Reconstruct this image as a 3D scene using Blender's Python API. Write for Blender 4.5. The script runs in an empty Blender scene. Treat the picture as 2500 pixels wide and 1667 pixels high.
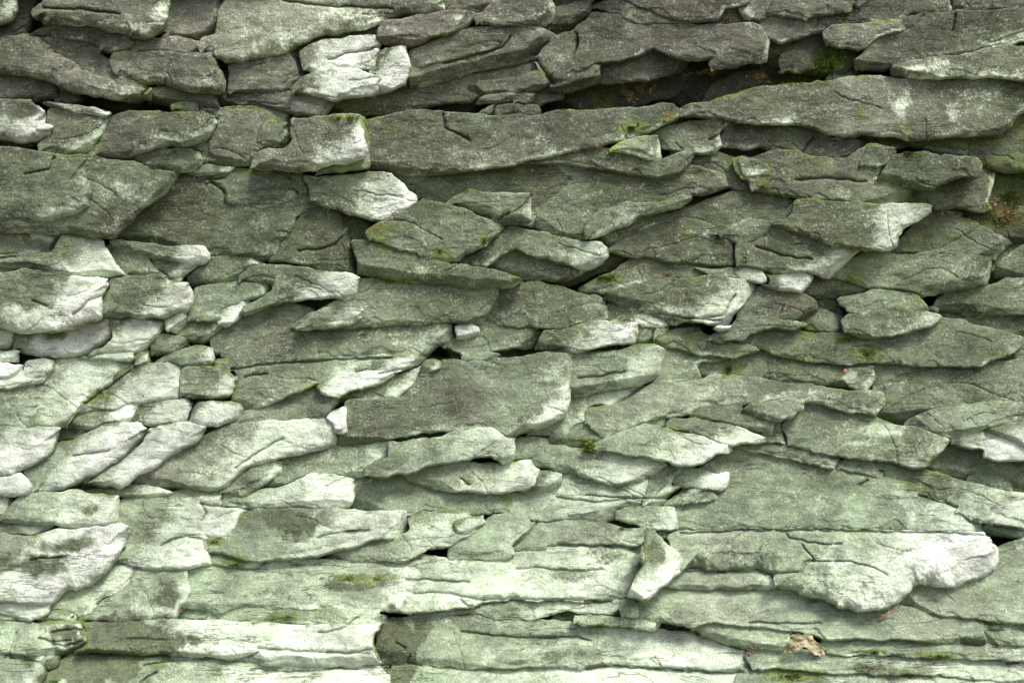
import bpy, math, random
import numpy as np
from mathutils import Vector

# ---------------------------------------------------------------- camera, sky, sun, exposure
scn = bpy.context.scene
CAM_D = 3.2                     # metres from the camera to the cliff plane
HALF_W = 1.5                    # half width of the cliff in view, metres
PXM = 2 * HALF_W / 2500.0       # metres for one photograph pixel on the cliff plane
cam_d = bpy.data.cameras.new('camera')
cam = bpy.data.objects.new('camera', cam_d)
scn.collection.objects.link(cam)
cam.location = (0, -CAM_D, 0)
cam.rotation_euler = (math.radians(90), 0, 0)
cam_d.sensor_width = 36
cam_d.lens = 36 * CAM_D / (2 * HALF_W)
cam_d.clip_end = 500
scn.camera = cam

SUN_EL, SUN_AZ = math.radians(56), math.radians(38)   # azimuth to the right of straight in front of the cliff
world = bpy.data.worlds.new('World'); scn.world = world; world.use_nodes = True
wn = world.node_tree
bg = wn.nodes['Background']
sky = wn.nodes.new('ShaderNodeTexSky'); sky.sky_type = 'NISHITA'; sky.sun_disc = False
sky.sun_elevation = SUN_EL; sky.sun_rotation = math.pi - SUN_AZ
sky.air_density = 1.0; sky.dust_density = 4.0; sky.ozone_density = 0.6
wn.links.new(sky.outputs[0], bg.inputs[0]); bg.inputs[1].default_value = 0.085
sun_d = bpy.data.lights.new('sun', 'SUN'); sun_d.energy = 1.4; sun_d.angle = math.radians(16); sun_d.color = (1.0, 0.97, 0.90)
sun = bpy.data.objects.new('sun', sun_d); scn.collection.objects.link(sun)
sv = Vector((math.cos(SUN_EL) * math.sin(SUN_AZ), -math.cos(SUN_EL) * math.cos(SUN_AZ), math.sin(SUN_EL)))
sun.rotation_euler = sv.to_track_quat('Z', 'Y').to_euler()
sun.location = (3, -5, 6)
scn.view_settings.view_transform = 'Standard'; scn.view_settings.look = 'None'
scn.view_settings.gamma = 1; scn.view_settings.use_curve_mapping = False
scn.view_settings.exposure = 1.36
scn.cycles.max_bounces = 6

COL = scn.collection
RNG = np.random.RandomState(7)
STEP = 2.4                      # grid step in photograph pixels

# ---------------------------------------------------------------- noise
LAT = [np.random.RandomState(100 + i).rand(256, 256).astype(np.float32) for i in range(12)]
def vnoise(x, y, k):
    a = LAT[k % 12]
    xi = np.floor(x).astype(np.int64); yi = np.floor(y).astype(np.int64)
    fx = x - xi; fy = y - yi
    fx = fx * fx * fx * (fx * (fx * 6 - 15) + 10); fy = fy * fy * fy * (fy * (fy * 6 - 15) + 10)
    x0 = xi & 255; x1 = (xi + 1) & 255; y0 = yi & 255; y1 = (yi + 1) & 255
    return (a[y0, x0] * (1 - fx) + a[y0, x1] * fx) * (1 - fy) + (a[y1, x0] * (1 - fx) + a[y1, x1] * fx) * fy
def fbm(x, y, wl, k=0, n=3, ax=1.0):
    """noise about 0, roughly -1..1; wl = wavelength in pixels, ax stretches along the bedding"""
    s = 0; amp = 1.0; tot = 0
    for i in range(n):
        w = wl / 2 ** i
        s = s + amp * (vnoise(x / (w * ax) + 17.3 * i, y / w + 9.1 * i, k + i) * 2 - 1); tot += amp; amp *= 0.55
    return s / tot * 1.5
def sstep(a, b, x):
    t = np.clip((x - a) / (b - a), 0, 1); return t * t * (3 - 2 * t)

def W0(y):
    """the cliff leans back towards its foot and overhangs a little at its head"""
    yn = (y - 833.5) / 833.5
    return -0.05 * yn + 0.21 * np.maximum(0, yn + 0.3) ** 2
def unproject(px, py, w):
    k = (CAM_D - w) / CAM_D * PXM
    return (px - 1250.0) * k, -w, (833.5 - py) * k

ORG = dict(A=(0, 0), B=(800, 0), C=(1600, 0), D=(0, 500), E=(800, 500), F=(1600, 500), G=(0, 1067), H=(800, 1067), I=(1600, 1067))
TS = 2352 / 900.0
def tile(t, pts):
    o = ORG[t]; return np.array([(o[0] + x / TS, o[1] + y / TS) for x, y in pts], float)

def chaikin(p, r=0.2):
    q = np.roll(p, -1, 0)
    return np.stack([p * (1 - r) + q * r, p * r + q * (1 - r)], 1).reshape(-1, 2)
def sdf(poly, X, Y):
    """signed distance to a closed outline, negative inside"""
    d2 = np.full(X.shape, 1e18); ins = np.zeros(X.shape, bool)
    n = len(poly)
    for i in range(n):
        ax, ay = poly[i]; bx, by = poly[(i + 1) % n]
        ex, ey = bx - ax, by - ay
        wx, wy = X - ax, Y - ay
        t = np.clip((wx * ex + wy * ey) / (ex * ex + ey * ey + 1e-9), 0, 1)
        d2 = np.minimum(d2, (wx - ex * t) ** 2 + (wy - ey * t) ** 2)
        if ey != 0:
            c = ((ay > Y) != (by > Y)) & (X < ex * (Y - ay) / ey + ax)
            ins ^= c
    d = np.sqrt(d2)
    return np.where(ins, -d, d)
def polydist(pts, X, Y):
    d2 = np.full(X.shape, 1e18)
    for (ax, ay), (bx, by) in zip(pts[:-1], pts[1:]):
        ex, ey = bx - ax, by - ay
        t = np.clip(((X - ax) * ex + (Y - ay) * ey) / (ex * ex + ey * ey + 1e-9), 0, 1)
        d2 = np.minimum(d2, (X - ax - ex * t) ** 2 + (Y - ay - ey * t) ** 2)
    return np.sqrt(d2)
# ---------------------------------------------------------------- outlines of the slabs: tile, layer, id, settings | corners
SLAB_TEXT = """
A 1 a1b b=.6 | -150,160 80,150 190,235 100,250 -150,262
A 1 a2 b=.7 | 100,-60 290,-60 215,75 205,240 110,200 80,120
A 3 a1 free=.7 t=.55 g=5 r=34 | -150,-80 90,-60 110,30 110,90 80,150 40,165 -150,175
A 2 a4 b=.8 | 200,230 320,180 520,190 600,180 870,255 865,330 770,340 700,350 640,320 510,262 380,250
A 2 a4b | 700,265 775,270 775,320 720,335 655,325
A 2 a5 b=1.1 w=.7 | 1080,-80 1450,-80 1410,80 1440,180 1380,230 1300,250 1270,290 1130,260 1030,265 1040,220 990,235 1060,170 1085,60
A 3 a3 g=5 r=36 b=1.15 | 215,80 270,20 310,-80 1075,-80 1085,20 1075,110 1050,180 985,235 900,262 760,225 600,185 430,185 320,175 230,120
A 2 a6b w=1 | 860,350 870,290 900,255 1030,265 1130,262 1290,290 1280,340 1200,350 1000,345
A 3 a6 g=5 r=40 t=.95 b=1.5 | 1410,80 1460,-80 2700,-80 2820,5 2830,80 2630,110 2430,150 2240,215 2090,230 1990,260 1900,290 1850,340 1780,370 1640,395 1540,410 1450,410 1400,385 1350,345 1280,340 1270,290 1300,250 1380,230
A 1 a7 w=1.6 b=.7 | 1830,360 1900,300 2090,240 2240,220 2352,200 2430,160 2500,170 2352,240 2200,255 2090,262 1960,310 1900,355
A 2 a8 b=.85 | -150,265 240,243 360,262 510,262 640,325 700,400 740,490 800,530 900,555 965,575 965,640 900,650 700,640 540,605 400,565 280,510 100,480 -150,470
A 3 a8b g=.8 r=40 t=1.05 | -150,265 240,243 400,380 520,450 640,520 800,560 965,580 965,640 700,640 540,605 400,565 280,510 100,480 -150,470
A 3 a9 g=3 r=26 t=1 | 870,350 1000,345 1200,352 1350,345 1390,400 1430,480 1455,550 1440,590 1380,608 1300,610 1200,590 1100,565 1040,545 900,555 820,520 740,470 700,400 720,350
A 2 a10 b=.8 | 970,580 1060,550 1200,595 1360,620 1395,660 1415,695 1350,695 1200,665 1100,690 980,660 965,620
A 2 a10b m=.5 | 1120,685 1170,665 1275,670 1275,715 1180,722 1130,710
A 1 a11 b=.6 | -150,480 100,490 280,520 400,575 390,650 200,650 0,640 -150,640
A 1 a11b b=.6 | 400,580 540,615 560,665 430,660 390,640
A 0 a11c m=.8 b=.5 | 590,640 720,650 900,660 1000,680 820,720 720,730 600,690
A 2 a12 r=18 | 1480,600 1490,420 1620,400 1850,350 1920,360 1990,470 1940,500 1870,560 1880,600 1760,600 1600,595
A 2 a12u b=.8 w=.7 | 1480,600 1760,600 1990,620 2110,650 2135,680 2100,710 2060,745 1900,750 1840,715 1700,705 1500,690 1400,690 1380,620
B 3 a13r g=3 r=30 t=.15 wh=.75 | 280,465 340,430 345,345 390,315 510,310 525,360 542,430 520,490 490,550 400,590 290,612 330,560 340,520
B 4 a13u g=3 r=26 t=.15 wh=.75 | -190,350 -91,295 0,262 150,245 300,240 355,295 340,315 345,400 330,440 280,465 210,455 -100,480 -140,450
B 4 a13l g=2 r=34 t=.15 wh=.75 | -220,560 -150,490 0,455 200,450 330,510 342,545 320,590 240,615 90,630 50,650 -20,640 -100,620 -210,600
B 2 b1 b=1.1 | 720,10 760,-80 1150,-80 1070,20 1000,90 940,95 850,75 740,75
B 2 b2b m=.3 | 450,300 560,293 700,245 860,185 860,205 760,260 600,300 520,320 450,310
B 3 b2 g=3 r=24 t=.8 w=1 | 340,155 540,115 740,85 850,82 930,100 940,130 900,160 860,180 700,240 560,290 450,300 370,295 340,280 330,200
B 3 b3 g=2 r=26 | 940,130 940,100 1000,90 1080,15 1160,-80 1400,-80 1440,20 1455,80 1440,140 1380,175 1200,180 1060,175 960,160
B 1 b4 | 1400,-80 1720,-80 1690,20 1560,40 1460,70 1440,20
B 2 b4b | 1455,70 1560,40 1690,15 1700,70 1660,120 1560,145 1460,155 1445,130
B 1 b4c | 1420,180 1460,155 1560,150 1650,145 1610,185 1560,190 1480,210
B 2 b5a | 1580,205 1615,230 1620,290 1600,370 1490,435 1500,540 1440,545 1400,480 1340,390 1430,290 1450,250
B 3 b5 g=2.5 r=18 w=.8 | 1690,90 1860,120 2080,165 2370,180 2580,160 2700,155 2780,190 2820,260 2800,390 2710,412 2570,445 2470,455 2440,420 2460,385 2360,405 2240,385 2130,345 2080,318 2040,340 1900,390 1700,430 1580,475 1500,540 1440,545 1480,440 1590,370 1620,300 1615,220 1580,195 1650,140
B 2 b6 b=.9 | 1540,490 1580,478 1700,432 1740,440 1740,500 1720,540 1640,560 1500,600 1440,590 1440,560 1500,540
B 1 b6b b=.75 | 1750,500 1760,445 1900,392 2040,350 2090,330 2180,370 2280,410 2270,450 2100,500 1950,520 1840,520 1770,530
B 0 b6c b=.5 m=.3 w=.8 | 1500,600 1740,530 2100,500 2352,440 2352,560 2140,610 2000,660 1700,690 1560,720 1480,680
B 0 b6d b=.7 m=.4 | 2140,610 2290,530 2420,515 2520,560 2510,620 2290,650 2150,645
B 2 b7a g=1 | 530,440 560,330 680,270 860,205 1050,180 1330,180 1400,215 1455,255 1430,290 1330,385 1180,420 1000,450 760,520 560,560
B 3 b7aa g=1 r=14 | 540,440 540,420 560,330 680,270 860,205 1050,180 1160,200 1165,240 1130,300 1000,335 860,370 740,400 600,430
B 1 b7b | 300,600 470,580 560,550 760,515 960,465 1180,425 1310,390 1340,395 1390,460 1435,545 1300,570 1150,610 980,640 980,600 900,650 700,660 560,710 400,720 200,750 0,755 0,700 60,650 150,630
B 2 b7c g=1 | 880,580 1120,520 1240,510 1330,470 1430,545 1380,570 1290,600 1100,610 990,640 965,590
B 2 b7d | 970,660 1000,635 1140,610 1210,620 1190,655 980,672
B 2 b7e t=1 | 1200,620 1330,615 1330,640 1280,670 1210,655
B 1 b7f | 1330,610 1440,590 1500,620 1400,650 1340,670
B 2 b8a free=.7 r=16 | 960,735 990,700 1070,670 1070,710 1050,740 1000,745
B 2 b8b free=.7 r=16 b=.8 | 1065,715 1075,670 1195,665 1200,735 1080,740
B 2 b8c free=.7 r=16 | 1190,735 1195,670 1340,672 1362,700 1360,735 1250,742
B 0 b8d b=.7 | 620,690 700,660 900,660 970,600 990,640 960,700 900,735 740,725 640,710
B 3 b9 g=6 r=26 gy=.1 w=.5 b=1.1 | 215,780 370,745 560,715 640,720 740,730 810,735 950,745 1130,760 1230,745 1350,745 1500,720 1700,710 1850,700 2050,690 2130,670 2190,680 2240,720 2230,760 2100,830 2000,870 1950,890 1880,900 1760,930 1600,960 1450,1000 1300,1030 1150,1060 950,1090 760,1110 600,1130 430,1130 260,1100 270,840 220,790
C 3 c0 w=1.2 b=.9 | -220,-80 540,-80 620,10 540,50 450,60 410,130 300,150 150,145 60,110 -100,50 -200,0
C 2 c0b | -380,50 -200,10 -60,70 60,115 150,150 300,155 280,180 100,175 -100,160 -230,120
C 1 c0c | 410,130 450,65 540,50 555,130 560,155 420,165 300,160
C 2 c2 b=.8 | 1180,80 1330,10 1420,-80 1910,-80 1905,30 1900,80 1740,95 1600,110 1560,140 1400,155 1240,165 1100,190 1080,210 920,260 800,280 700,240 640,170 700,125 820,110 930,140 1050,110
C 3 c1 g=2 tl=.3 | 535,50 620,10 660,-80 1350,-80 1330,10 1180,75 950,135 900,120 820,105 760,105 700,120 630,150 570,140 550,90
C 3 c3 g=2 | 1910,30 1915,-80 2500,-80 2500,60 2352,65 2100,75 1920,85
C 3 c5 g=3 r=18 | 1560,140 1600,115 1740,95 1900,85 2050,80 2352,70 2500,70 2500,220 2352,210 2220,260 2100,310 1960,330 1880,350 1750,380 1600,420 1500,455 1300,455 1285,390 1340,340 1420,245 1510,225 1610,190
C 3 c4 g=3 r=18 b=1.1 | 1080,205 1150,175 1240,165 1400,160 1560,140 1600,190 1560,215 1500,225 1420,240 1340,310 1260,320 1100,305 1090,260
C 3 c5b g=1 t=.5 b=1.4 | 2110,310 2250,250 2352,220 2500,170 2500,250 2352,270 2260,290 2150,310
C 3 c5c g=1 | 1960,335 2110,295 2120,310 2000,345 1880,365 1890,350
C 1 c6 b=.7 m=.2 | 690,260 800,280 920,260 1080,215 1095,300 1250,325 1340,315 1285,390 1300,455 1200,480 1050,490 860,460 760,420 700,400
C 1 c6b b=.6 | 830,380 900,330 1000,320 1060,370 1000,440 900,460 830,440
C 0 c6c b=.4 m=.3 w=.8 | 0,390 350,440 700,420 1000,480 1300,470 1120,520 900,550 640,580 400,640 300,670 200,690 0,600
C 0 c6d b=.7 m=.2 | 360,640 420,580 540,520 700,500 760,540 640,570 500,600 400,635
C 1 c6e | 1120,520 1180,490 1300,485 1310,495 1200,520
C 4 c7 g=6 r=30 gy=.12 b=1.2 | 150,710 230,670 330,665 400,640 520,610 640,575 860,550 1060,530 1200,515 1350,490 1500,495 1580,520 1700,505 1880,505 2100,505 2250,510 2352,535 2500,600 2500,680 2352,720 2300,780 2240,830 2210,870 2100,875 1900,885 1720,900 1600,900 1450,875 1320,870 1250,885 1150,870 1000,820 880,805 720,800 560,785 440,760 260,760 160,760
C 3 c8 g=4 r=30 b=1.7 t=1 | 1530,430 1600,420 1760,380 1960,370 2150,315 2260,290 2310,320 2500,330 2500,600 2352,530 2230,510 2110,505 1880,510 1720,520 1600,525 1520,500 1510,450
C 2 c9 m=.55 g=2 r=40 | 1250,890 1330,870 1600,905 1720,905 1900,890 2100,880 2210,875 2300,790 2352,740 2500,700 2500,1100 2180,1100 2080,1040 1980,1000 1750,960 1540,950 1380,930
C 3 c9b g=.6 | 1720,960 1760,950 1920,970 1920,990 1750,990
C 3 c10b g=2 r=20 b=.75 | 440,765 720,800 880,808 1000,825 1150,875 1250,890 1370,925 1330,960 1200,1015 1060,1015 920,980 760,975 640,955 500,945 430,955 420,900
C 3 c10a g=2 r=20 | 20,950 -60,880 0,850 100,810 250,780 440,765 480,790 420,850 430,930 380,990 250,985 100,970
C 2 c13 m=.4 b=.85 | 190,1085 300,1100 390,1150 480,1200 620,1230 620,1160 540,1110 500,1020 380,990 200,980 100,980
B 3 c12 g=3 r=20 b=.9 m=.15 | 1060,1060 1300,1035 1460,1005 1700,945 1800,960 1890,990 2100,1035 2230,990 2352,960 2290,1080 2230,1140 2100,1145 1900,1110 1700,1080 1480,1050 1350,1045
B 4 c11 g=2 r=16 t=.95 b=1.6 | 1800,960 1870,920 1990,885 2110,870 2115,960 2120,1010 2100,1030 1990,1010 1890,985
C 3 c14 g=3 m=.22 w=.5 b=1.1 | 500,1015 640,1020 760,975 920,985 1060,1020 1200,1020 1330,965 1370,930 1540,960 1520,1000 1440,1080 1410,1150 1520,1190 1640,1200 1610,1310 1450,1310 1250,1305 1100,1285 900,1270 780,1245 640,1230 620,1180 560,1140 520,1080
C 4 c14b g=.6 r=24 b=1.1 tl=.15 | 505,1015 620,1020 700,1060 720,1140 620,1160 550,1130 520,1070
C 3 c15 b=.8 | 1310,1060 1370,930 1530,970 1480,1060 1420,1080
C 4 c16 g=3 b=.8 | 1420,1150 1530,990 1600,980 1750,990 1930,1000 2060,1020 2085,1050 2070,1100 2040,1140 1920,1150 1820,1180 1750,1230 1640,1200 1520,1190
C 3 c17 g=3 m=.25 | 1610,1310 1640,1210 1740,1235 1830,1180 2050,1140 2085,1050 2140,1055 2170,1100 2150,1180 2120,1280 2160,1340 2100,1365 1980,1350 1900,1330 1800,1340 1700,1320
C 1 c18 m=.5 b=.75 | 2170,1090 2500,1090 2500,1580 2280,1580 2270,1565 1900,1400 1760,1345 1900,1335 2100,1370 2160,1340 2120,1270
B 4 b11 g=4 r=26 t=.55 | 0,1130 260,1115 400,1115 440,1145 510,1210 575,1270 560,1310 500,1360 400,1410 330,1420 260,1410 150,1370 0,1335 -110,1290 -115,1210 -150,1140
B 2 e2 b=.9 m=.12 | 440,1130 600,1135 830,1100 1060,1065 1350,1050 1600,1100 1590,1160 1500,1230 1330,1380 1290,1450 1140,1440 1050,1420 930,1370 820,1330 720,1310 600,1280 510,1200
B 3 e2b g=.8 r=60 | 760,1310 900,1225 1010,1245 1290,1245 1300,1320 1300,1430 1140,1440 930,1365 820,1330
B 2 e3 b=.9 | 1350,1050 1480,1055 1700,1085 1900,1115 2100,1150 2240,1145 2300,1085 2500,1120 2600,1170 2500,1220 2300,1260 2250,1330 2000,1390 1880,1450 1780,1500 1620,1540 1460,1500 1300,1450 1330,1380 1500,1230 1590,1160
B 3 e3b g=1 r=40 t=1 | 1640,1450 1720,1370 1900,1300 2100,1310 2250,1260 2330,1270 2250,1335 2000,1390 1880,1450 1780,1500 1660,1530
F 2 f1 | -430,230 -310,180 -200,120 -90,90 160,70 260,20 450,-50 640,-80 780,-65 900,-30 880,30 830,95 740,115 600,112 500,155 420,185 300,205 170,180 130,130 0,140 -150,230 -280,320 -420,250
F 3 f2 g=2 r=18 t=1.05 b=.85 | -300,300 -200,230 -60,160 60,125 140,135 180,185 300,205 420,215 510,240 525,270 515,330 510,390 400,395 200,380 100,375 0,355 -110,340 -230,320
F 3 f3l g=2 t=.75 | 415,185 500,155 605,118 740,122 900,0 1300,200 1330,300 1280,320 1210,380 1130,470 1060,460 960,425 860,440 720,440 600,400 520,395 515,330 525,265 510,240 430,215
F 4 f3u g=3 t=.7 r=16 | 740,122 840,95 880,50 900,-30 1450,5 1610,0 1760,15 1755,45 1660,110 1580,160 1550,210 1540,270 1500,300 1330,300 1230,280 1140,260 1040,230 950,200 860,165
F 2 f4a m=.2 | 1550,250 1770,50 1900,60 2270,265 2180,330 2160,370 1900,330 1700,320 1500,310
F 2 f4c m=.3 | 930,580 1010,475 1130,475 1300,515 1380,545 1300,580 1170,605 1040,605
F 3 f4b g=3 t=1.02 r=24 | 1130,475 1210,385 1340,305 1500,315 1640,330 1790,300 1950,325 2080,335 2150,345 2150,400 2110,520 2000,545 1870,555 1780,580 1690,590 1600,560 1500,555 1400,545 1300,515 1150,480
F 1 f5 b=.8 | 2150,370 2280,285 2500,270 2500,470 2352,480 2220,495 2110,520
F 2 f5b | 2195,470 2200,400 2290,310 2352,280 2500,290 2500,480 2352,475 2240,495
F 2 f6 | 1800,640 1880,580 2110,530 2250,500 2500,470 2500,700 2352,700 2200,690 2060,725 1950,700 1810,670
F 1 f6b | 1830,700 1950,700 2060,725 2150,695 2352,700 2500,710 2500,860 2352,850 2200,820 2050,770 1920,740
F 3 f7 g=2 r=18 | 1165,605 1300,580 1390,545 1500,555 1610,570 1680,600 1750,660 1755,695 1640,680 1530,660 1420,680 1340,705 1240,690 1200,650
F 2 f7c | 1750,665 1810,680 1815,700 1760,700
F 4 f8 g=3 r=20 t=.8 | 1190,740 1240,700 1340,708 1440,675 1540,660 1650,680 1760,700 1820,735 1760,775 1600,820 1440,862 1300,860 1210,820
F 1 f9 b=.8 | 1040,620 1160,610 1200,655 1235,720 1190,725 1110,690 1045,680
F 3 f10 g=2 r=24 t=1 | 510,735 540,660 600,590 660,540 800,555 930,585 1030,630 1045,680 1000,720 900,748 800,740 700,720 600,740
F 4 f12 free=.7 g=2 r=20 t=.3 | 690,430 740,440 860,430 960,425 1005,440 1015,475 980,530 930,578 860,560 760,540 660,520 715,500 720,470
F 4 f11 free=.7 g=2 r=20 t=.5 | 250,405 400,400 560,395 690,420 720,470 715,500 680,515 600,500 480,475 360,450 290,430
F 2 f13 m=.3 | 0,370 130,380 250,405 350,455 340,490 200,495 50,465 0,455
E 2 e5 m=.1 | 1610,550 1700,500 1850,430 1960,350 2010,340 2150,370 2352,385 2480,410 2440,490 2300,480 2150,470 2000,510 1870,540 1740,590
E 1 e6 b=.7 m=.2 | 1630,440 1700,400 1790,330 1860,320 2000,345 1880,400 1700,440 1560,510 1500,520
E 0 e6b m=.7 b=.5 | 1500,520 1630,440 1900,350 1960,350 1850,430 1700,500 1610,550
F 3 f14b g=1 t=.4 | -300,645 -190,670 -40,720 95,760 80,790 10,780 -100,765 -190,760 -300,755
F 4 f14 g=3 r=22 t=.72 | -335,600 -220,540 -90,515 60,470 200,490 360,460 480,480 600,505 655,535 590,600 540,660 500,720 475,768 400,772 280,750 180,752 100,775 20,755 -110,700 -230,670
F 1 f14c b=.6 | 60,800 120,770 240,750 320,775 300,790 200,805 100,808
F 4 f15 free=.7 g=1 t=.2 | 355,785 380,770 480,768 475,795 430,815 390,810
F 3 f16 g=2 | 340,860 400,820 480,790 500,745 620,735 720,725 800,745 900,750 960,770 880,800 700,800 610,830 560,860 420,885
F 2 f17 m=.1 | 900,790 950,730 1050,685 1110,700 1190,735 1195,830 1060,825 980,800
F 3 f18 m=.3 g=1.5 | 0,860 90,810 260,800 340,850 430,885 540,905 640,920 665,940 600,965 500,985 380,975 250,960 130,930 40,905 0,880
E 3 f18b | 2085,885 2110,800 2180,810 2100,865
F 3 f19 g=2.5 r=22 m=.18 | 430,890 560,860 620,830 720,805 880,800 1000,830 1190,830 1300,862 1440,862 1600,820 1760,775 1820,735 1950,745 2100,790 2230,825 2352,865 2360,890 2290,935 2250,970 2130,1010 2060,1040 1980,1030 1800,1035 1600,1025 1400,1010 1260,1020 1130,1030 1000,1010 850,990 740,960 690,925 640,915 540,900
F 2 f19b m=.4 | 2290,940 2352,900 2500,850 2500,1000 2352,1000 2200,1010
F 2 f22 m=.1 | 60,930 140,935 280,970 500,990 300,1000 260,1030 300,1110 290,1120 130,1140 0,1150 20,1090 40,1040
F 2 f20 m=.12 | 560,985 660,945 700,930 760,965 850,995 960,1015 1130,1032 1260,1025 1390,1045 1400,1100 1360,1190 1300,1190 1100,1150 900,1150 700,1110 560,1105 400,1105 290,1120 300,1110 260,1030 400,985 500,988
F 3 f20b g=.8 r=36 t=1 | 1160,1130 1220,1060 1390,1045 1400,1110 1360,1195 1280,1190
F 3 f21 g=1.5 r=30 t=.95 b=1.1 | -440,1300 -250,1285 -130,1215 0,1140 130,1140 290,1120 400,1105 600,1105 720,1130 850,1150 1000,1160 1110,1180 1280,1210 1400,1190 1450,1210 1467,1260 1450,1300 1400,1360 1330,1345 1230,1330 1130,1300 1050,1275 950,1265 850,1245 750,1250 600,1275 400,1295 280,1310 230,1340 150,1355 60,1362 -40,1380 -130,1430 -260,1480 -320,1500 -440,1400
F 2 f23 b=1.05 | 1390,1040 1400,1015 1600,1030 1800,1040 1980,1035 2070,1045 2140,1015 2352,1000 2500,1000 2500,1290 2352,1275 2000,1265 1840,1300 1720,1340 1600,1400 1560,1405 1460,1385 1400,1360 1450,1300 1467,1260 1450,1210 1400,1180 1370,1150
F 2 f24 b=1.05 | 1600,1405 1720,1340 1840,1300 2000,1265 2352,1275 2500,1290 2500,1400 2352,1400 2100,1440 1920,1500 1800,1470 1690,1430
F 3 f25 g=2 r=34 t=.85 | 830,1400 960,1280 1050,1280 1130,1305 1230,1335 1330,1350 1480,1400 1560,1420 1690,1440 1800,1490 1880,1520 1860,1550 1800,1600 1720,1685 1640,1680 1500,1645 1300,1630 1200,1610 1000,1580 870,1545 860,1480 820,1430
F 2 f25b | 750,1490 760,1400 820,1400 860,1480 870,1545 720,1520 700,1500
F 2 f27 | 240,1345 290,1310 420,1295 560,1280 570,1325 620,1355 780,1390 760,1400 752,1490 690,1480 600,1440 500,1420 350,1390 260,1370
F 3 f26 g=1.5 r=22 t=1 b=1.1 | 565,1320 620,1280 780,1255 900,1248 955,1275 950,1310 880,1360 790,1385 680,1370 620,1350
F 3 f28 g=2 t=.5 | 80,1400 120,1370 240,1375 400,1405 560,1440 640,1470 700,1495 705,1515 650,1530 560,1525 480,1535 300,1480 180,1440 80,1430
F 2 f28b t=.4 m=.2 | -80,1400 60,1360 75,1400 70,1435 0,1425 -60,1420
F 4 f29 g=4 r=24 t=.5 m=.1 | -450,1560 -300,1500 -130,1430 -70,1410 60,1440 200,1470 350,1505 470,1545 487,1560 470,1580 400,1600 320,1640 240,1672 130,1667 50,1635 -91,1612 -330,1587
F 3 f30b g=1 t=.3 | 2110,1440 2200,1430 2300,1390 2500,1380 2500,1570 2352,1530 2200,1490
F 4 f30 g=3 t=.1 r=18 | 1890,1510 1960,1465 2040,1440 2110,1440 2200,1490 2352,1530 2500,1570 2500,1640 2352,1642 2200,1635 2090,1612 2090,1575 2040,1557 1960,1552 1900,1535
A 1 a20u b=.6 w=.6 | -150,890 100,905 240,915 250,960 100,950 -150,940
A 3 a22 g=2 t=.7 b=1.2 | 310,720 330,695 480,740 600,765 700,770 703,810 670,850 640,910 600,960 550,990 400,995 260,970 255,930 310,880 335,830 305,780
A 4 a20 g=4 r=34 t=.45 | -150,640 130,645 180,655 250,690 290,730 310,790 335,830 320,880 270,910 150,920 60,900 -150,890
A 4 a21 free=.7 g=2 t=.5 | 270,665 310,650 460,660 560,685 700,710 718,730 700,752 620,750 500,735 380,705 290,680
A 2 a25 | 1240,960 1300,930 1345,925 1355,990 1320,995
A 3 a24 g=2 r=20 t=.8 | 810,1030 930,960 1080,955 1200,965 1270,985 1298,1030 1290,1080 1220,1105 1100,1110 980,1090 880,1070
A 3 a23 g=3 r=24 t=.8 | 570,990 640,920 670,860 710,790 720,750 850,725 1070,730 1160,720 1300,722 1370,750 1400,790 1385,830 1350,880 1340,915 1280,930 1220,955 1100,945 1000,940 920,980 820,1025 700,1015
A 2 a26 | 1300,700 1400,710 1520,700 1650,710 1800,725 1850,745 1850,800 1840,900 1810,960 1690,960 1640,1010 1600,1070 1520,1085 1400,1060 1310,1060 1300,990 1360,990 1345,920 1400,830 1400,780 1330,720
A 3 a26c g=.8 t=.95 | 1310,705 1500,705 1700,720 1710,800 1650,890 1650,960 1620,1030 1600,1070 1500,1075 1310,1055 1305,1000 1360,985 1345,900 1395,830 1400,780
A 3 a26b g=.8 | 1690,800 1720,790 1830,795 1840,860 1820,940 1800,962 1690,945 1650,900
A 2 a27 t=.6 | 1300,1070 1500,1085 1480,1105 1350,1130 1220,1140 1180,1115 1280,1100
A 1 a28 m=.4 | 1830,880 1860,850 1890,890 1870,930 1820,960
A 3 a29b m=.3 | 2280,750 2330,775 2358,830 2358,1000 2340,1080 2200,1100 2000,1110 2250,1060 2300,960
A 4 a29 g=4 r=34 t=.6 w=.5 b=1.3 | 1860,770 1960,760 2120,755 2200,745 2280,745 2310,790 2330,870 2350,960 2330,1010 2250,1050 2160,1070 2000,1090 1900,1105 1750,1085 1600,1095 1640,990 1700,960 1820,965 1880,900 1860,850
A 3 a30 g=5 t=1 r=20 | -150,960 0,950 100,955 250,975 350,1000 570,1000 700,1030 820,1040 980,1095 1100,1115 1180,1125 1150,1160 1080,1210 1040,1260 950,1310 890,1370 840,1430 780,1480 720,1525 640,1525 400,1500 150,1495 -150,1460
A 4 a30b g=.6 r=50 b=.9 | -150,1080 150,1040 540,1020 560,1120 600,1250 590,1340 480,1400 300,1430 -150,1440
A 2 a31 | 720,1530 850,1430 900,1370 960,1310 1050,1260 1100,1200 1180,1130 1320,1140 1480,1110 1700,1095 1740,1110 1860,1105 1865,1215 1910,1250 1910,1300 1900,1390 1850,1480 1800,1560 1760,1640 1700,1665 1600,1665 1400,1650 1200,1600 1000,1560
A 3 a31b g=1 r=20 t=.98 | 1320,1150 1480,1110 1700,1095 1740,1110 1860,1105 1865,1215 1910,1250 1905,1295 1800,1330 1690,1365 1500,1330 1430,1220
A 2 a32 | 1860,1130 1920,1130 1985,1200 1975,1265 1920,1270 1905,1240 1865,1210
A 2 a32b | 1910,1290 1960,1280 2050,1320 1960,1350 1905,1390
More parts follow.
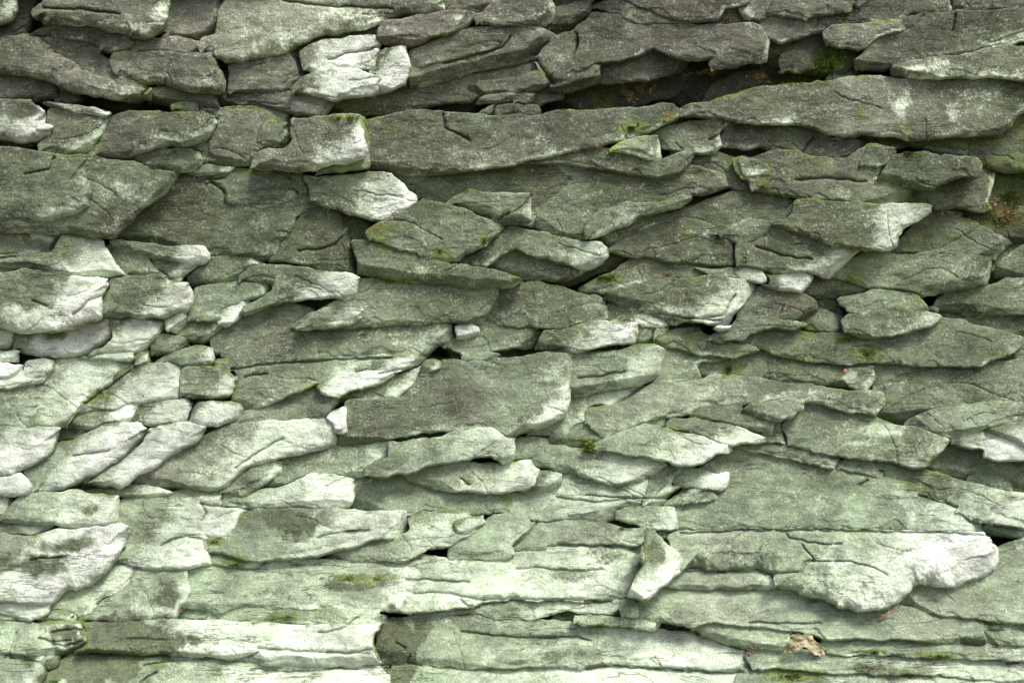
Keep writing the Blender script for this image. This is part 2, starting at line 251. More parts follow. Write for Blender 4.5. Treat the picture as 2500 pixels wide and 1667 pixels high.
A 3 a33 g=2 t=.98 | 1890,1420 1960,1340 2050,1325 2220,1370 2225,1450 2215,1500 2235,1520 2225,1560 2270,1610 2285,1680 2275,1750 2130,1745 2000,1715 1900,1690 1720,1670 1800,1560 1860,1480
D 2 d1 | -150,180 100,180 180,195 390,195 380,240 330,310 250,340 -150,340
D 2 d2b | -150,400 0,385 140,405 60,450 -150,470
D 3 d2 g=3 t=.62 | 390,200 520,200 620,210 670,245 700,310 740,370 780,430 800,465 700,472 560,468 430,465 330,440 200,410 -150,395 -150,340 100,335 330,320 380,250
D 2 d3b | 700,270 930,335 1000,400 1060,450 1050,465 800,460 760,390 720,310
D 2 d3c g=1.5 | 940,340 1080,362 1200,388 1295,390 1230,430 1160,465 1070,462 1000,400
D 4 d3 g=3 r=22 t=.65 | 700,240 850,245 1000,265 1200,275 1310,285 1355,315 1350,350 1300,382 1200,385 1080,360 950,335 850,315 720,280
D 2 d5c | 1080,475 1160,475 1165,505 1090,505
D 3 d5b g=1.5 t=.2 r=20 | 1065,735 1110,715 1200,690 1205,740 1170,790 1130,820 1080,800
D 4 d5 g=3 r=28 t=.6 | 700,485 800,470 970,455 1050,465 1090,500 1210,505 1240,560 1235,630 1200,680 1120,710 1060,730 900,730 800,720 740,725 640,735 660,640 665,590 705,530
D 4 d4 g=4 r=34 t=.5 | -150,470 0,455 120,425 190,420 330,440 430,465 600,470 680,480 705,520 690,560 660,600 662,660 640,735 560,750 490,785 400,800 300,820 100,822 -150,775
D 3 d6 g=2 r=24 t=.25 | 720,730 880,735 1020,735 1060,760 1060,800 1020,840 960,890 900,950 840,960 560,965 650,920 710,870 730,810
D 4 d7 g=3 r=28 t=.3 | 90,930 100,830 280,825 420,800 560,755 690,735 725,780 725,840 680,890 600,950 520,975 380,985 250,960 150,950
D 3 d8 t=.1 | -150,800 0,800 100,830 90,930 -150,930
D 3 d8b t=.1 | -150,940 130,945 135,1000 -150,1000
D 3 d9b g=2 r=22 t=.15 | 0,1120 100,1090 160,1070 180,1005 300,1000 355,1010 358,1060 310,1120 230,1150 150,1175 50,1190 -150,1180
D 4 d9 free=.7 g=2 r=18 t=.15 | -150,1000 60,1005 170,1020 150,1075 90,1100 -150,1130
D 0 d10 b=.5 | 135,955 300,970 520,975 360,1000 300,1000 140,1000
D 3 d11 g=1 t=.3 | 510,980 650,960 850,950 860,1010 700,1000 570,990
D 3 d11b g=1 t=.4 | 860,955 950,950 975,1015 870,1020
D 2 d11c | 900,950 960,895 975,940 960,965 880,960
D 2 d14 t=.8 | 1130,840 1200,760 1400,740 1420,795 1380,850 1300,890 1210,880
D 3 d12 g=1 r=20 t=.95 | 960,890 1000,850 1070,830 1130,840 1200,880 1195,910 1100,950 1000,975 970,965 975,920
D 3 d13 g=1.5 r=20 t=.8 | 990,1010 1100,960 1230,910 1320,920 1370,950 1380,1020 1250,1030 1020,1025
D 2 d15 t=.75 | 1200,480 1300,400 1360,345 1600,365 1700,385 1560,430 1530,480 1530,510 1400,510 1240,525
D 3 d16 g=1.5 t=.9 | 1210,750 1240,640 1240,540 1350,515 1560,510 1740,510 1740,550 1700,580 1590,620 1460,660 1350,720 1300,745
D 4 d17 g=1.5 r=24 t=.45 | 1260,745 1350,720 1480,650 1590,615 1590,640 1550,710 1500,760 1440,795 1400,780 1400,745
D 4 d18 g=3 r=26 t=.62 | 1540,470 1600,410 1700,385 1900,410 2130,440 2260,450 2300,475 2290,520 2270,590 2210,612 2100,600 1950,610 1800,625 1700,660 1540,720 1590,640 1700,580 1740,545 1745,510 1620,500 1540,505
D 2 d19b t=.85 | 1370,920 1380,860 1500,770 1550,715 1700,665 1850,640 2000,690 1880,800 2230,805 2500,780 2690,770 2890,770 2895,860 2830,890 2710,965 2500,965 2300,970 2090,985 1800,1010 1500,1045 1470,1000
D 3 d19a g=1.5 t=1 | 1850,800 1990,700 2100,650 2200,615 2270,575 2300,480 2470,490 2650,500 2890,530 3090,540 3185,545 3150,640 3100,740 3090,775 2890,765 2690,770 2490,778 2330,790 2230,800
D 3 d19c g=1.5 r=44 t=.55 | 1890,795 2000,700 2080,670 2250,670 2310,690 2320,730 2230,790 2100,795
E 4 d19d free=.85 g=1.5 r=7 t=-.3 | 810,770 960,768 968,840 900,855 810,868
D 2 d20 m=.3 b=.8 | 1380,1010 1450,1010 1480,1040 1480,1075 1400,1055
D 2 d24 t=.9 | 1480,1400 1560,1335 1700,1285 1900,1205 2040,1180 2130,1240 2200,1255 2140,1290 2100,1340 2060,1375 1900,1385 1600,1400 1450,1415
D 3 d21 g=1.5 t=.6 | 1490,1050 1800,1012 2090,987 2500,967 2720,965 2710,990 2660,1030 2530,1060 2400,1080 2200,1100 2090,1150 2000,1160 1900,1200 1700,1285 1560,1330 1490,1250 1530,1150 1525,1090
E 3 d23 g=1 t=.6 | 90,1240 250,1175 430,1110 600,1045 605,1080 570,1150 500,1230 350,1245 200,1250
E 4 d22b g=.8 t=.2 r=14 | 270,1060 300,1000 430,970 570,965 630,975 570,1030 450,1062 330,1075
E 4 d22 g=1 t=.0 r=14 | -60,1170 0,1120 100,1080 280,1070 440,1065 448,1095 340,1140 250,1165 150,1200 60,1240 0,1225
E 4 d22c g=1 t=.4 r=14 | 600,1040 640,1000 680,985 730,1015 725,1040 660,1070 610,1075
D 4 d25 free=.85 g=2 r=7 t=-.4 | 2065,1360 2110,1310 2205,1290 2215,1450 2170,1460 2140,1455 2115,1400
E 3 d26 g=2 t=.85 r=20 | 120,1250 350,1250 500,1235 600,1080 720,1040 740,1000 1000,1020 1090,1000 1350,960 1580,955 1585,1040 1560,1130 1545,1200 1530,1300 1500,1370 1400,1420 1300,1450 1170,1480 1100,1450 970,1425 700,1450 500,1480 300,1520 80,1540 80,1460 120,1455
E 4 d26b g=.1 t=.2 wh=.35 r=10 | 1130,1460 1330,1260 1430,1180 1530,1165 1545,1200 1530,1300 1500,1370 1350,1440 1180,1475
E 2 d27b g=1.5 t=.35 | 1540,1255 1700,1215 1900,1180 2010,1165 1980,1220 1930,1270 1840,1280 1700,1280 1650,1300 1640,1380 1580,1400 1540,1440 1520,1475 1400,1480 1280,1470 1400,1425 1500,1370 1530,1310
E 3 d27 g=2 t=.6 | 1585,960 1800,945 1960,900 2080,895 2160,940 2155,990 2130,1030 2130,1080 2080,1120 2000,1160 1850,1185 1700,1210 1540,1250 1545,1180 1585,1060
E 2 d29 | 820,870 970,840 975,775 1340,770 1365,820 1340,880 1310,910 1100,930 980,970 880,975 740,910
E 4 d28 g=4 r=26 t=.35 | 1390,810 1360,850 1340,920 1400,950 1520,945 1600,950 1700,920 1850,900 1960,885 1980,850 1978,765 1850,755 1700,750 1600,780 1480,810
E 2 d30 | 870,985 1000,970 1090,975 1080,1000 960,1020 880,1000
E 3 d31 g=1 r=22 t=1 | 1100,550 1200,510 1300,500 1450,520 1560,560 1680,590 1760,620 1790,660 1800,740 1640,760 1480,805 1380,790 1000,775 1060,650
E 1 e34 m=.5 b=.8 | 140,90 260,120 330,120 250,180 280,245 150,235 130,200
E 2 e32 b=.95 | 1020,410 1110,340 1190,310 1330,345 1500,395 1630,430 1600,470 1500,520 1400,500 1280,495 1150,450
E 3 e33 g=1.5 t=1.1 b=1.05 | 150,240 280,245 480,300 640,345 790,375 1000,410 1150,450 1250,490 1170,530 1100,545 900,535 650,510 560,495 380,490 200,450 190,340
E 3 e30 g=1.5 | 330,120 440,80 560,0 600,-30 720,0 850,40 1000,100 1140,150 1050,230 960,290 790,370 640,340 480,290 280,240 250,170
E 4 e31 g=4 r=30 t=.75 | 790,370 900,310 1060,220 1140,150 1300,175 1450,210 1640,240 1740,255 1790,300 1790,340 1700,400 1640,425 1500,390 1330,340 1190,300 1100,340 1010,410 880,390
E 2 e35 | 1980,770 2080,780 2110,800 2080,890 1960,895 1980,850
D 2 d40 g=1 t=.5 | -150,1190 50,1195 200,1165 310,1125 360,1060 370,1000 570,995 700,1010 860,1030 780,1080 700,1150 600,1220 530,1270 480,1350 430,1410 390,1420 -150,1440
D 2 d43 t=.6 | 440,1420 500,1345 600,1335 740,1315 860,1270 900,1280 860,1370 840,1400 700,1410 560,1430
D 3 d41 g=1.5 t=.35 | 430,1420 500,1330 540,1270 640,1180 740,1090 870,1030 1000,1020 1170,1040 1165,1090 1150,1130 1150,1190 1140,1240 1000,1255 820,1270 740,1310 600,1330 500,1340
D 3 d42 g=1.5 t=.7 r=20 | 1155,1130 1175,1050 1300,1040 1430,1060 1520,1110 1515,1160 1480,1220 1420,1240 1240,1245 1145,1235
D 3 d44 g=1.5 t=.4 | 850,1395 880,1330 910,1270 1060,1255 1200,1245 1245,1280 1220,1330 1200,1380 1100,1395 960,1405
D 4 d45 free=.7 g=2.5 r=24 t=.2 | 1200,1390 1230,1310 1260,1260 1350,1245 1450,1250 1530,1265 1550,1310 1520,1360 1440,1400 1380,1425 1300,1425
D 1 d47 b=.7 | 380,1430 560,1435 560,1490 480,1510 350,1535
G 4 d49 g=3 r=34 t=.25 | 540,300 680,220 800,150 920,50 960,-50 1100,-80 1180,-90 1260,-60 1318,-45 1300,0 1220,60 1100,120 1000,190 900,250 800,310 760,325 650,325
G 4 d48 g=2 r=34 t=.4 | 340,60 480,20 580,-30 700,-70 900,-80 955,-50 930,20 850,100 760,170 600,260 520,300 400,340 280,365 180,375 200,320 170,230 200,200 320,100
G 4 d46 g=3 r=34 t=.35 | -150,-40 385,-55 375,10 340,80 290,140 150,220 0,250 -150,250
G 3 d50b t=.0 | -150,375 120,375 60,450 0,500 -150,560
G 4 d50 free=.7 g=2 r=30 t=.0 | -150,250 0,250 140,230 190,270 210,320 190,360 130,375 -150,370
G 3 d51 g=2 r=28 t=.42 w=.4 | 800,310 1000,195 1100,130 1230,60 1320,0 1450,-75 1700,-90 1920,-100 2050,-105 2130,-60 2160,-20 2172,60 2000,90 1850,130 1700,170 1600,200 1520,260 1440,330 1400,360 1180,345 1000,340
G 2 d52 b=.9 | 560,355 700,350 860,325 960,330 1060,350 1120,370 950,390 850,385 700,380
G 3 d53 g=.8 t=.8 | 1410,370 1440,340 1530,260 1610,205 1750,160 1805,160 1790,220 1720,290 1650,340 1580,375
G 2 g54a t=.7 | 1810,165 1900,120 2090,85 2352,60 2480,45 2500,120 2440,160 2335,210 2335,260 2230,270 2100,245 1970,240 1880,290 1780,330 1660,345 1760,270
G 3 g54b g=1.5 t=.4 | 1415,430 1420,375 1580,378 1660,345 1780,335 1880,290 1970,245 2100,250 2250,285 2265,320 2250,440 2190,475 2050,460 1950,445 1800,465 1600,455 1420,440
H 3 h1 g=2 t=.35 | 400,40 700,10 950,-50 1050,-40 1190,10 1205,60 1190,150 1130,175 1050,135 950,130 850,150 780,165 640,190 560,220 500,240 430,245 360,270 250,255 250,200 330,160 410,145 410,100
H 3 h2 g=2.5 t=.55 r=20 | 480,240 560,215 660,195 800,170 880,170 980,185 1100,185 1180,165 1280,150 1350,215 1355,270 1320,310 1250,335 1150,355 1000,360 900,350 760,350 650,320 560,290
H 3 h2b g=1.5 t=.4 | 1240,345 1320,310 1360,270 1360,225 1430,235 1505,240 1505,300 1440,330 1380,350 1250,365
H 2 h3 t=.9 | 1210,150 1205,60 1220,20 1300,10 1400,40 1420,60 1380,110 1290,150
H 2 h4b m=.25 | 1430,50 1420,20 1480,-90 1640,-85 1800,-20 1820,0 1700,90 1560,70
H 3 h4 g=2 t=.48 | 1290,150 1320,120 1430,60 1560,75 1700,95 1880,110 2000,135 2130,160 2165,200 2120,235 2040,260 2030,290 1960,285 1870,310 1820,315 1700,270 1560,235 1460,225 1360,200
H 2 h5 g=2 t=.6 | 170,290 250,280 380,270 430,250 480,250 620,320 760,355 900,355 1050,365 1240,370 1390,350 1520,300 1520,245 1700,280 1830,320 1960,290 2030,300 2080,240 2160,200 2230,205 2200,300 2240,330 2160,390 2155,450 1900,450 1840,465 1840,530 1750,545 1650,545 1550,535 1350,540 1290,520 1160,510 1080,480 900,495 780,490 700,470 610,465 530,500 350,485 180,465 155,430 180,370
I 2 h6d t=.6 | -30,240 80,190 180,200 130,270 60,330 -10,420 -60,430 -20,300
I 3 h6b g=1 t=.4 | 70,420 140,370 250,345 310,360 230,410 160,440 100,455
I 3 h6c g=1 t=.6 | 190,420 310,370 370,365 408,395 330,415 240,430
I 4 h6 g=3 r=22 t=.3 | 170,200 280,215 400,240 470,245 485,280 470,320 430,355 300,350 200,330 140,320 130,260
H 4 h7 g=3 r=22 t=.55 | 1840,470 1900,455 2150,455 2220,460 2245,540 2250,600 2200,605 2080,590 1990,580 1920,550 1840,535
G 2 h9b m=.35 b=.8 | 1340,740 1440,745 1570,795 1690,800 1640,830 1500,840 1340,825
G 3 h9 g=2.5 t=.45 r=22 | 1340,690 1470,600 1590,480 1600,460 1800,470 1960,465 2050,465 2200,475 2352,480 2600,495 2625,530 2620,580 2600,640 2380,665 2290,700 2150,735 2050,760 1900,790 1700,795 1560,790 1440,740 1340,740
H 2 h10 g=1.5 t=.5 | 530,530 610,500 700,490 820,500 990,510 1015,550 960,590 870,640 800,690 730,720 640,715 560,750 480,800 280,800 60,800 10,760 100,720 300,665 500,640 550,590
H 3 h10b g=1.5 t=.25 | 800,545 870,525 990,515 1020,545 960,585 900,630 850,650 820,600
H 2 h8b g=1 t=.7 | 780,760 800,690 880,640 960,590 1030,550 1080,510 1180,515 1310,535 1290,575 1220,640 1170,700 1190,745 1120,785 1000,790 900,800 780,795
H 3 h8 g=1 t=.8 | 1170,700 1240,620 1310,555 1420,560 1600,545 1680,560 1800,570 1900,600 2020,590 2030,660 2000,690 1800,695 1600,690 1400,690 1400,740 1280,745 1190,740
H 2 h12 g=1 t=.5 | 540,1130 640,1120 800,1095 930,1080 1000,1045 1250,1040 1500,1040 1700,1050 1880,1060 1870,1140 1740,1130 1600,1110 1520,1110 1400,1130 1290,1165 1160,1165 1050,1160 920,1125 800,1135 700,1145 600,1145
H 3 h12b g=.8 t=.5 | 1885,1050 1960,1040 2000,1080 1990,1155 1940,1150 1885,1145
H 2 h11 g=2 t=.5 r=22 st=1 | -881,860 -790,830 -590,840 -440,830 -190,795 0,803 200,810 450,805 600,770 700,775 780,800 960,810 1080,780 1200,750 1400,745 1400,690 1600,690 1800,700 2000,695 2040,760 2040,800 2000,850 1960,920 1920,1000 1890,1050 1700,1045 1500,1035 1250,1035 1000,1040 930,1075 800,1090 600,1120 540,1120 500,1115 330,1105 100,1100 -190,1105 -390,1110 -540,1110 -670,1160 -690,1150 -830,1095 -900,1085 -876,970 -895,890
H 2 h13b t=1 | 2050,600 2160,605 2165,650 2130,650
G 2 g1b b=.55 w=.1 st=1 | -150,540 150,545 330,540 340,570 270,600 230,630 -150,610
G 3 g1 g=2.5 t=.45 r=24 | 20,500 120,390 300,360 500,355 700,385 765,385 770,450 765,545 700,570 560,580 400,590 340,560 200,570 0,540
G 4 g2 g=4 r=36 t=.5 | -150,610 220,640 280,610 420,600 640,580 770,555 820,575 838,615 800,670 760,720 740,790 700,860 600,930 500,985 440,985 380,1040 330,1075 160,1065 -150,1055
G 2 g3 t=1 | 780,410 900,400 1100,380 1180,345 1400,360 1415,430 1600,460 1560,520 1480,600 1475,635 1330,690 1340,740 1345,825 1260,830 1200,850 1040,850 900,835 740,785 770,710 838,630 775,540
G 3 g3c g=.4 t=.2 r=14 | 740,785 860,690 1040,700 1180,645 1320,660 1345,820 1260,830 1200,850 1040,850 900,835
G 3 g3b g=.5 t=.1 r=14 | 900,700 960,620 1030,560 1110,400 1290,380 1410,380 1415,440 1590,460 1480,600 1470,630 1330,690 1250,640 1180,640 1040,695
G 2 g4 g=1.5 t=.6 | 330,1090 440,1000 590,930 700,870 750,790 900,835 870,870 845,930 780,985 640,1050 520,1110 460,1150 350,1110
G 2 g4b t=.5 | 470,1150 540,1100 620,1070 590,1120 500,1165
G 3 g5 g=1 t=.6 | 500,1175 600,1120 640,1060 790,990 850,930 870,870 920,835 1040,855 1190,855 1200,900 1215,980 1190,1060 1140,1085 1130,1165 1000,1170 850,1180 700,1190 560,1185
G 1 g6 | 1130,1165 1145,1090 1260,1095 1400,1150 1400,1180 1250,1170
G 2 g7 t=.8 m=.12 | 1420,1175 1480,1135 1560,1115 1750,1115 2000,1110 2150,1105 2352,1110 2420,1115 2425,1140 2460,1160 2440,1190 2300,1200 2000,1200 1700,1190 1500,1180
G 3 g8 g=1.5 t=0 | -150,1065 0,1060 230,1065 325,1075 320,1110 270,1160 220,1165 200,1185 130,1185 60,1140 -150,1120
G 2 g8b | 240,1180 310,1120 400,1140 490,1175 400,1185
G 2 g9 | -150,1130 60,1150 120,1190 -150,1195
G 3 g10 g=2 t=.6 st=1 | -150,1190 300,1190 530,1185 535,1220 560,1280 560,1320 480,1370 420,1390 300,1395 60,1385 -150,1380
G 2 g10b t=.6 | -150,1385 50,1385 60,1410 0,1430 -150,1440
G 2 g10c t=.6 | 70,1390 170,1390 180,1430 130,1440
G 2 g10d t=.6 | 180,1395 290,1395 290,1440 200,1445
G 2 g10e t=.6 | 300,1395 410,1400 380,1450 320,1485 260,1450
G 3 g11 g=1.5 t=.7 | -150,1440 60,1420 200,1450 310,1480 320,1510 270,1570 250,1700 -150,1700
G 2 g13 g=1 t=.45 st=1 | 270,1580 340,1500 470,1390 560,1375 900,1390 1100,1400 1340,1410 1480,1435 1700,1485 2000,1495 2200,1480 2470,1475 2500,1510 2505,1700 270,1700
G 3 g12 g=1.5 t=.38 r=22 st=1 | 540,1190 700,1200 820,1190 1120,1175 1400,1185 1700,1195 2000,1205 2300,1205 2450,1195 2400,1250 2392,1320 2430,1390 2470,1470 2420,1465 2200,1475 2000,1490 1700,1480 1480,1430 1340,1405 1100,1395 900,1385 560,1370 480,1380 570,1320 560,1260
H 2 h15b t=.2 st=1 | 425,1700 425,1480 600,1462 760,1480 1000,1500 1400,1470 1650,1475 1850,1465 2090,1480 2400,1495 2650,1510 2800,1500 2800,1700
H 3 h15 g=1 t=.45 st=1 r=22 | 400,1160 640,1150 800,1150 920,1140 1050,1170 1170,1180 1290,1175 1450,1180 1600,1205 1900,1215 2100,1245 2330,1250 2490,1320 2650,1370 2700,1420 2735,1480 2650,1505 2390,1490 2090,1475 1850,1460 1650,1470 1400,1460 1000,1490 760,1480 600,1462 470,1470 390,1465 352,1390 312,1320 318,1250
H 3 h16 g=.8 t=.8 | 1580,1180 1590,1140 1750,1150 1900,1165 2120,1190 2100,1235 1900,1215 1650,1205
H 1 h16b m=.5 | 1450,1180 1480,1150 1580,1140 1590,1190
I 1 i3 b=.9 | 1720,200 1810,110 1900,50 1960,75 2090,95 2090,130 2200,155 2352,165 2500,165 2500,380 2300,350 2000,290
I 1 i3b b=.9 | 2010,280 2100,245 2200,260 2300,330 2310,355 2150,320
I 2 i1 t=.8 r=20 g=1 | 480,80 700,120 870,160 1000,190 1150,210 1350,250 1490,280 1560,300 1660,330 1750,400 1850,440 1930,450 1960,490 2060,540 2090,560 2090,620 1900,610 1600,600 1400,600 1100,590 800,590 600,595 400,600 250,605 100,605 100,430 300,200
I 2 i2 t=.9 | 490,65 600,50 870,70 1000,105 1140,125 1180,170 1180,205 1000,180 870,150 700,110
I 2 i2b t=.9 | 1180,205 1190,170 1280,130 1400,155 1440,210 1490,270 1350,245
I 3 i2c g=1.5 t=.55 r=26 | 1410,165 1500,170 1640,200 1800,240 2000,300 2200,345 2500,400 2500,620 2352,590 2250,560 2120,555 2000,520 1940,480 1930,450 1800,410 1680,350 1580,300 1490,270 1430,200
I 2 i2d t=.5 | 2130,560 2250,565 2352,595 2500,625 2500,660 2352,645 2200,635 2110,610
I 3 i5 g=2 t=.8 | 65,955 120,900 200,858 430,858 740,875 750,900 785,970 650,970 570,995 440,970 300,990 150,970
I 2 i12 g=0.2 t=.4 st=1 | 560,1500 700,1490 900,1490 1100,1500 1400,1520 1900,1540 2500,1570 2500,1700 500,1700
I 2 i11 g=1.5 t=.5 st=1 | 600,1375 830,1370 1060,1380 1300,1395 1700,1415 2000,1425 2352,1440 2500,1445 2500,1560 2352,1560 2000,1540 1700,1520 1440,1510 1200,1510 900,1490 650,1480 620,1420
I 2 i10 g=1.5 t=.8 st=1 | 1080,1310 1200,1290 1250,1290 1500,1305 1750,1315 1900,1330 2200,1335 2500,1340 2500,1440 2352,1430 2000,1420 1700,1410 1400,1390 1100,1390 1060,1370
I 2 i8 g=1 t=.6 | 2110,1240 2250,1210 2500,1205 2500,1330 2352,1330 2200,1330 2120,1320
I 2 i9 g=1 t=1 | 240,1225 350,1200 550,1210 700,1225 870,1250 860,1300 820,1360 650,1365 560,1350 400,1310 300,1270
I 2 i6 t=1.1 g=1 | 20,990 60,970 240,995 440,975 570,1000 700,975 800,970 900,1000 1080,1060 1180,1105 1330,1115 1480,1110 1560,1090 1700,1120 1860,1145 2100,1195 2250,1210 2352,1210 2250,1230 2100,1240 2110,1310 2080,1325 1900,1325 1750,1310 1500,1300 1250,1285 1080,1300 1040,1280 900,1245 700,1220 550,1205 350,1190 240,1215 100,1195 -100,1170 -100,1050
I 2 i7 g=1 t=1.2 | 1570,1090 1660,950 1780,955 1960,950 2050,920 2180,850 2210,790 2200,720 2352,660 2500,640 2500,1220 2352,1200 2200,1195 2050,1170 1860,1140 1700,1115
I 4 i4 g=6 gx=.12 gy=.08 r=52 t=.56 wh=1 u=.6 | 80,640 160,615 400,608 600,602 800,598 1100,600 1400,605 1700,607 2000,615 2090,620 2150,660 2195,720 2205,790 2180,840 2120,870 2040,920 1960,945 1880,955 1780,950 1660,948 1630,1000 1560,1060 1500,1095 1330,1105 1180,1095 1080,1050 1000,1030 900,990 800,960 780,940 770,890 740,872 600,862 430,852 300,860 190,850 180,800 140,740
H 4 h13 g=3 t=.45 wh=.5 r=20 | 2040,600 2080,615 2150,670 2230,740 2280,800 2270,850 2200,890 2150,950 2080,1010 2010,1050 1915,1020 1960,920 2010,850 2045,790 2030,700
"""
MOSS_TEXT = """
C 1130,400,110,100 960,480,130,45 850,520,110,30 700,430,80,22,.6 2000,910,280,50,.8 1600,980,110,28 1560,800,70,90,.6 1300,740,40,70,.7 700,1180,70,50,.8 1070,1060,90,55,.6 2250,1270,130,90 2200,1400,170,70 100,770,130,40 120,1060,60,60,.5 2240,1060,200,50,.7
B 1950,820,120,40 1200,1080,200,30,.8 1750,620,90,60 400,820,80,40,.6 580,300,60,40,.5 560,420,60,60,.5 150,700,150,40,.6 1390,470,40,60,.7 2250,560,90,50,.6 1560,1500,200,25,.6
E 330,180,120,80 420,480,170,30 720,320,70,60 1750,470,150,45 1000,230,40,40,.8 250,1170,40,20 160,1265,60,20,.6 1050,660,25,90,.5 1380,830,25,70,.5 680,960,60,20,.6
F 1300,450,80,60 960,800,70,45 1220,860,100,30 1350,950,120,60 470,1050,90,70 1900,200,120,60,.6 1520,1380,60,20 530,720,40,40,.6 200,470,130,25,.6 2200,970,120,40,.7
H 1670,50,80,45 1140,400,60,45,.7 250,900,240,30,.9 1500,30,60,30,.5 820,530,50,40,.7 2040,640,25,60,.6 540,300,60,40,.6 1850,345,40,40,.7 1900,580,60,15,.8
G 850,1380,80,20 1800,1150,130,30 1500,800,110,45 2250,600,60,15 1380,660,70,25 950,1395,140,14 1550,1430,150,14,.7 1000,1460,60,30,.7 100,590,80,15,.6
I 900,1520,230,55,.9 1400,1370,90,22 1800,1400,150,28 2150,1180,120,20 1000,1050,60,18,.6 140,60,120,40,.6 1600,1500,130,30,.6 1720,170,50,40,.6
D 350,830,90,28 640,1200,90,45 420,300,80,50,.7 230,1370,60,50,.7 2000,1160,70,30,.8 560,500,120,25,.6 1080,530,90,25,.5 170,1490,60,60,.4 1240,890,60,30,.6 1290,1050,80,25,.6
A 2200,760,160,30,.8 2335,860,25,90,.8 900,690,120,30,.7 1150,690,40,25,.8 1000,720,60,30,.5
"""
MOSS_LEAF = """
C 1130,400,80,80 960,480,110,40 850,520,90,22 700,430,60,15,.5 100,770,110,26,.7 1600,980,90,18,.6 2250,1270,90,70,.5 2200,1400,120,50,.5 680,1200,60,20,.4
B 1950,820,90,30,.8 1200,1085,180,20,.5 1750,620,80,50,.7 1560,1515,160,12,.4 2160,680,70,15,.6
E 420,485,140,18,0.33 1750,470,120,26,0.5 1000,230,25,25,0.33 250,1170,30,15,0.44 160,1265,40,14,0.33 700,300,50,30,0.17
F 1300,450,60,40,0.17 960,800,50,30,0.39 1220,860,80,22,0.39 1350,950,90,40,0.22 470,1050,60,50,0.22 1520,1380,50,12,0.39 2250,970,80,26,0.28
H 1670,55,45,30,0.66 250,900,210,16,0.44 1890,578,60,10,0.44 1500,1135,80,16,0.39 540,300,40,20,0.22
G 850,1380,60,12,0.5 1800,1150,110,20,0.28 950,1395,130,8,0.44 1500,815,80,16,0.33 1380,665,60,12,0.39 1600,1385,40,14,0.39 350,1560,60,12,0.39
I 900,1520,200,40,0.19 1400,1372,70,12,0.39 1820,1402,120,16,0.39 2150,1182,100,12,0.39 1860,1140,60,8,0.28
D 350,830,70,14,0.28 640,1200,60,30,0.17 2000,1160,50,18,0.39 1240,890,40,20,0.22
A 2200,758,120,14,.6 900,690,100,20,.6 1150,700,30,14,.6
"""
DRY_TEXT = """
B 1950,590,140,80,.8 2180,740,60,50
C 2240,1370,90,80 800,500,150,30,.6
E 340,165,50,40,.9
F 80,440,50,20,.6
G 1060,240,60,50,.8
H 1150,440,40,30,.7
"""
DRY_LEAF = """
B 1950,590,120,70 2180,740,55,45 620,800,50,30,.3 1720,935,50,8,.8 2300,480,60,20,.6 1200,1085,160,14,.25 1650,985,180,14,.25
C 340,460,70,22,1.1 650,490,90,16 800,460,50,14 450,130,50,18,.9 2240,1370,80,70,.9 2150,1300,70,40,.4 780,530,120,18,.8 1880,1355,80,8,.4 1900,1230,60,20,.2 280,1075,60,10,.25
E 2180,450,30,16,.3
F 830,650,40,60,.12 570,310,25,50,.2 80,440,40,16,.3
"""
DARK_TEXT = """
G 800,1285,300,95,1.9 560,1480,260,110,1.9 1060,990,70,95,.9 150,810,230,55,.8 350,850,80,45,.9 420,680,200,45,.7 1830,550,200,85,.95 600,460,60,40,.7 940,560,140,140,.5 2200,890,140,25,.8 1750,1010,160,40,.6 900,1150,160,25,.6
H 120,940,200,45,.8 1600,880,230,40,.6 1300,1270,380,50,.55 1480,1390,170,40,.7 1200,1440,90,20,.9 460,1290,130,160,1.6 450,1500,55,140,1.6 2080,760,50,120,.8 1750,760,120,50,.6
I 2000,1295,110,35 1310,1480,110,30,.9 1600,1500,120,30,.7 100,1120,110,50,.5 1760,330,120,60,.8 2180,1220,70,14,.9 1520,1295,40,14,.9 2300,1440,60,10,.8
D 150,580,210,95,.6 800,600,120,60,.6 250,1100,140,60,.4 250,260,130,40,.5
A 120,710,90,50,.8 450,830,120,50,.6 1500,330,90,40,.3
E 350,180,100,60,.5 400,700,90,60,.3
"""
PALE_TEXT = """
C 1550,650,70,90,.9 1850,420,160,40,.62 1650,440,100,20,.8 2100,650,200,130,.42 1880,720,50,90,.7 1150,860,120,18,.8 600,100,50,50,.8 640,1110,80,40,.7 1200,1230,60,60,.6 250,960,200,25,.8 2150,270,120,25,.7
B 850,110,70,25,.7 1000,120,200,20,.5 900,960,300,60,.35 1300,900,120,40,.5 1950,1340,200,40,.6 1250,100,130,25,.5
A 1900,220,250,60,.75 1700,320,250,60,.7 2200,100,300,60,.6 1580,190,120,25,.7 750,160,280,25,.7 950,200,80,40,.8 700,590,200,30,.7 1300,540,140,40,.6 780,1250,180,110,.55 1130,900,180,40,.8 1620,1330,90,20,.7 1650,1430,60,50,.6
E 600,430,80,50,.7 1150,730,300,40,.4 1600,650,80,60,.5
F 100,680,220,50,.8 1900,450,160,80,.6 1000,1200,250,25,.6 350,1200,120,60,.5 1450,1430,200,40,.9 1300,1520,200,20,.7 1250,1100,50,60,.6
I 1000,430,250,90,.5 1650,400,150,80,.8 2200,430,150,40,.9 2250,1500,200,30,.9
"""
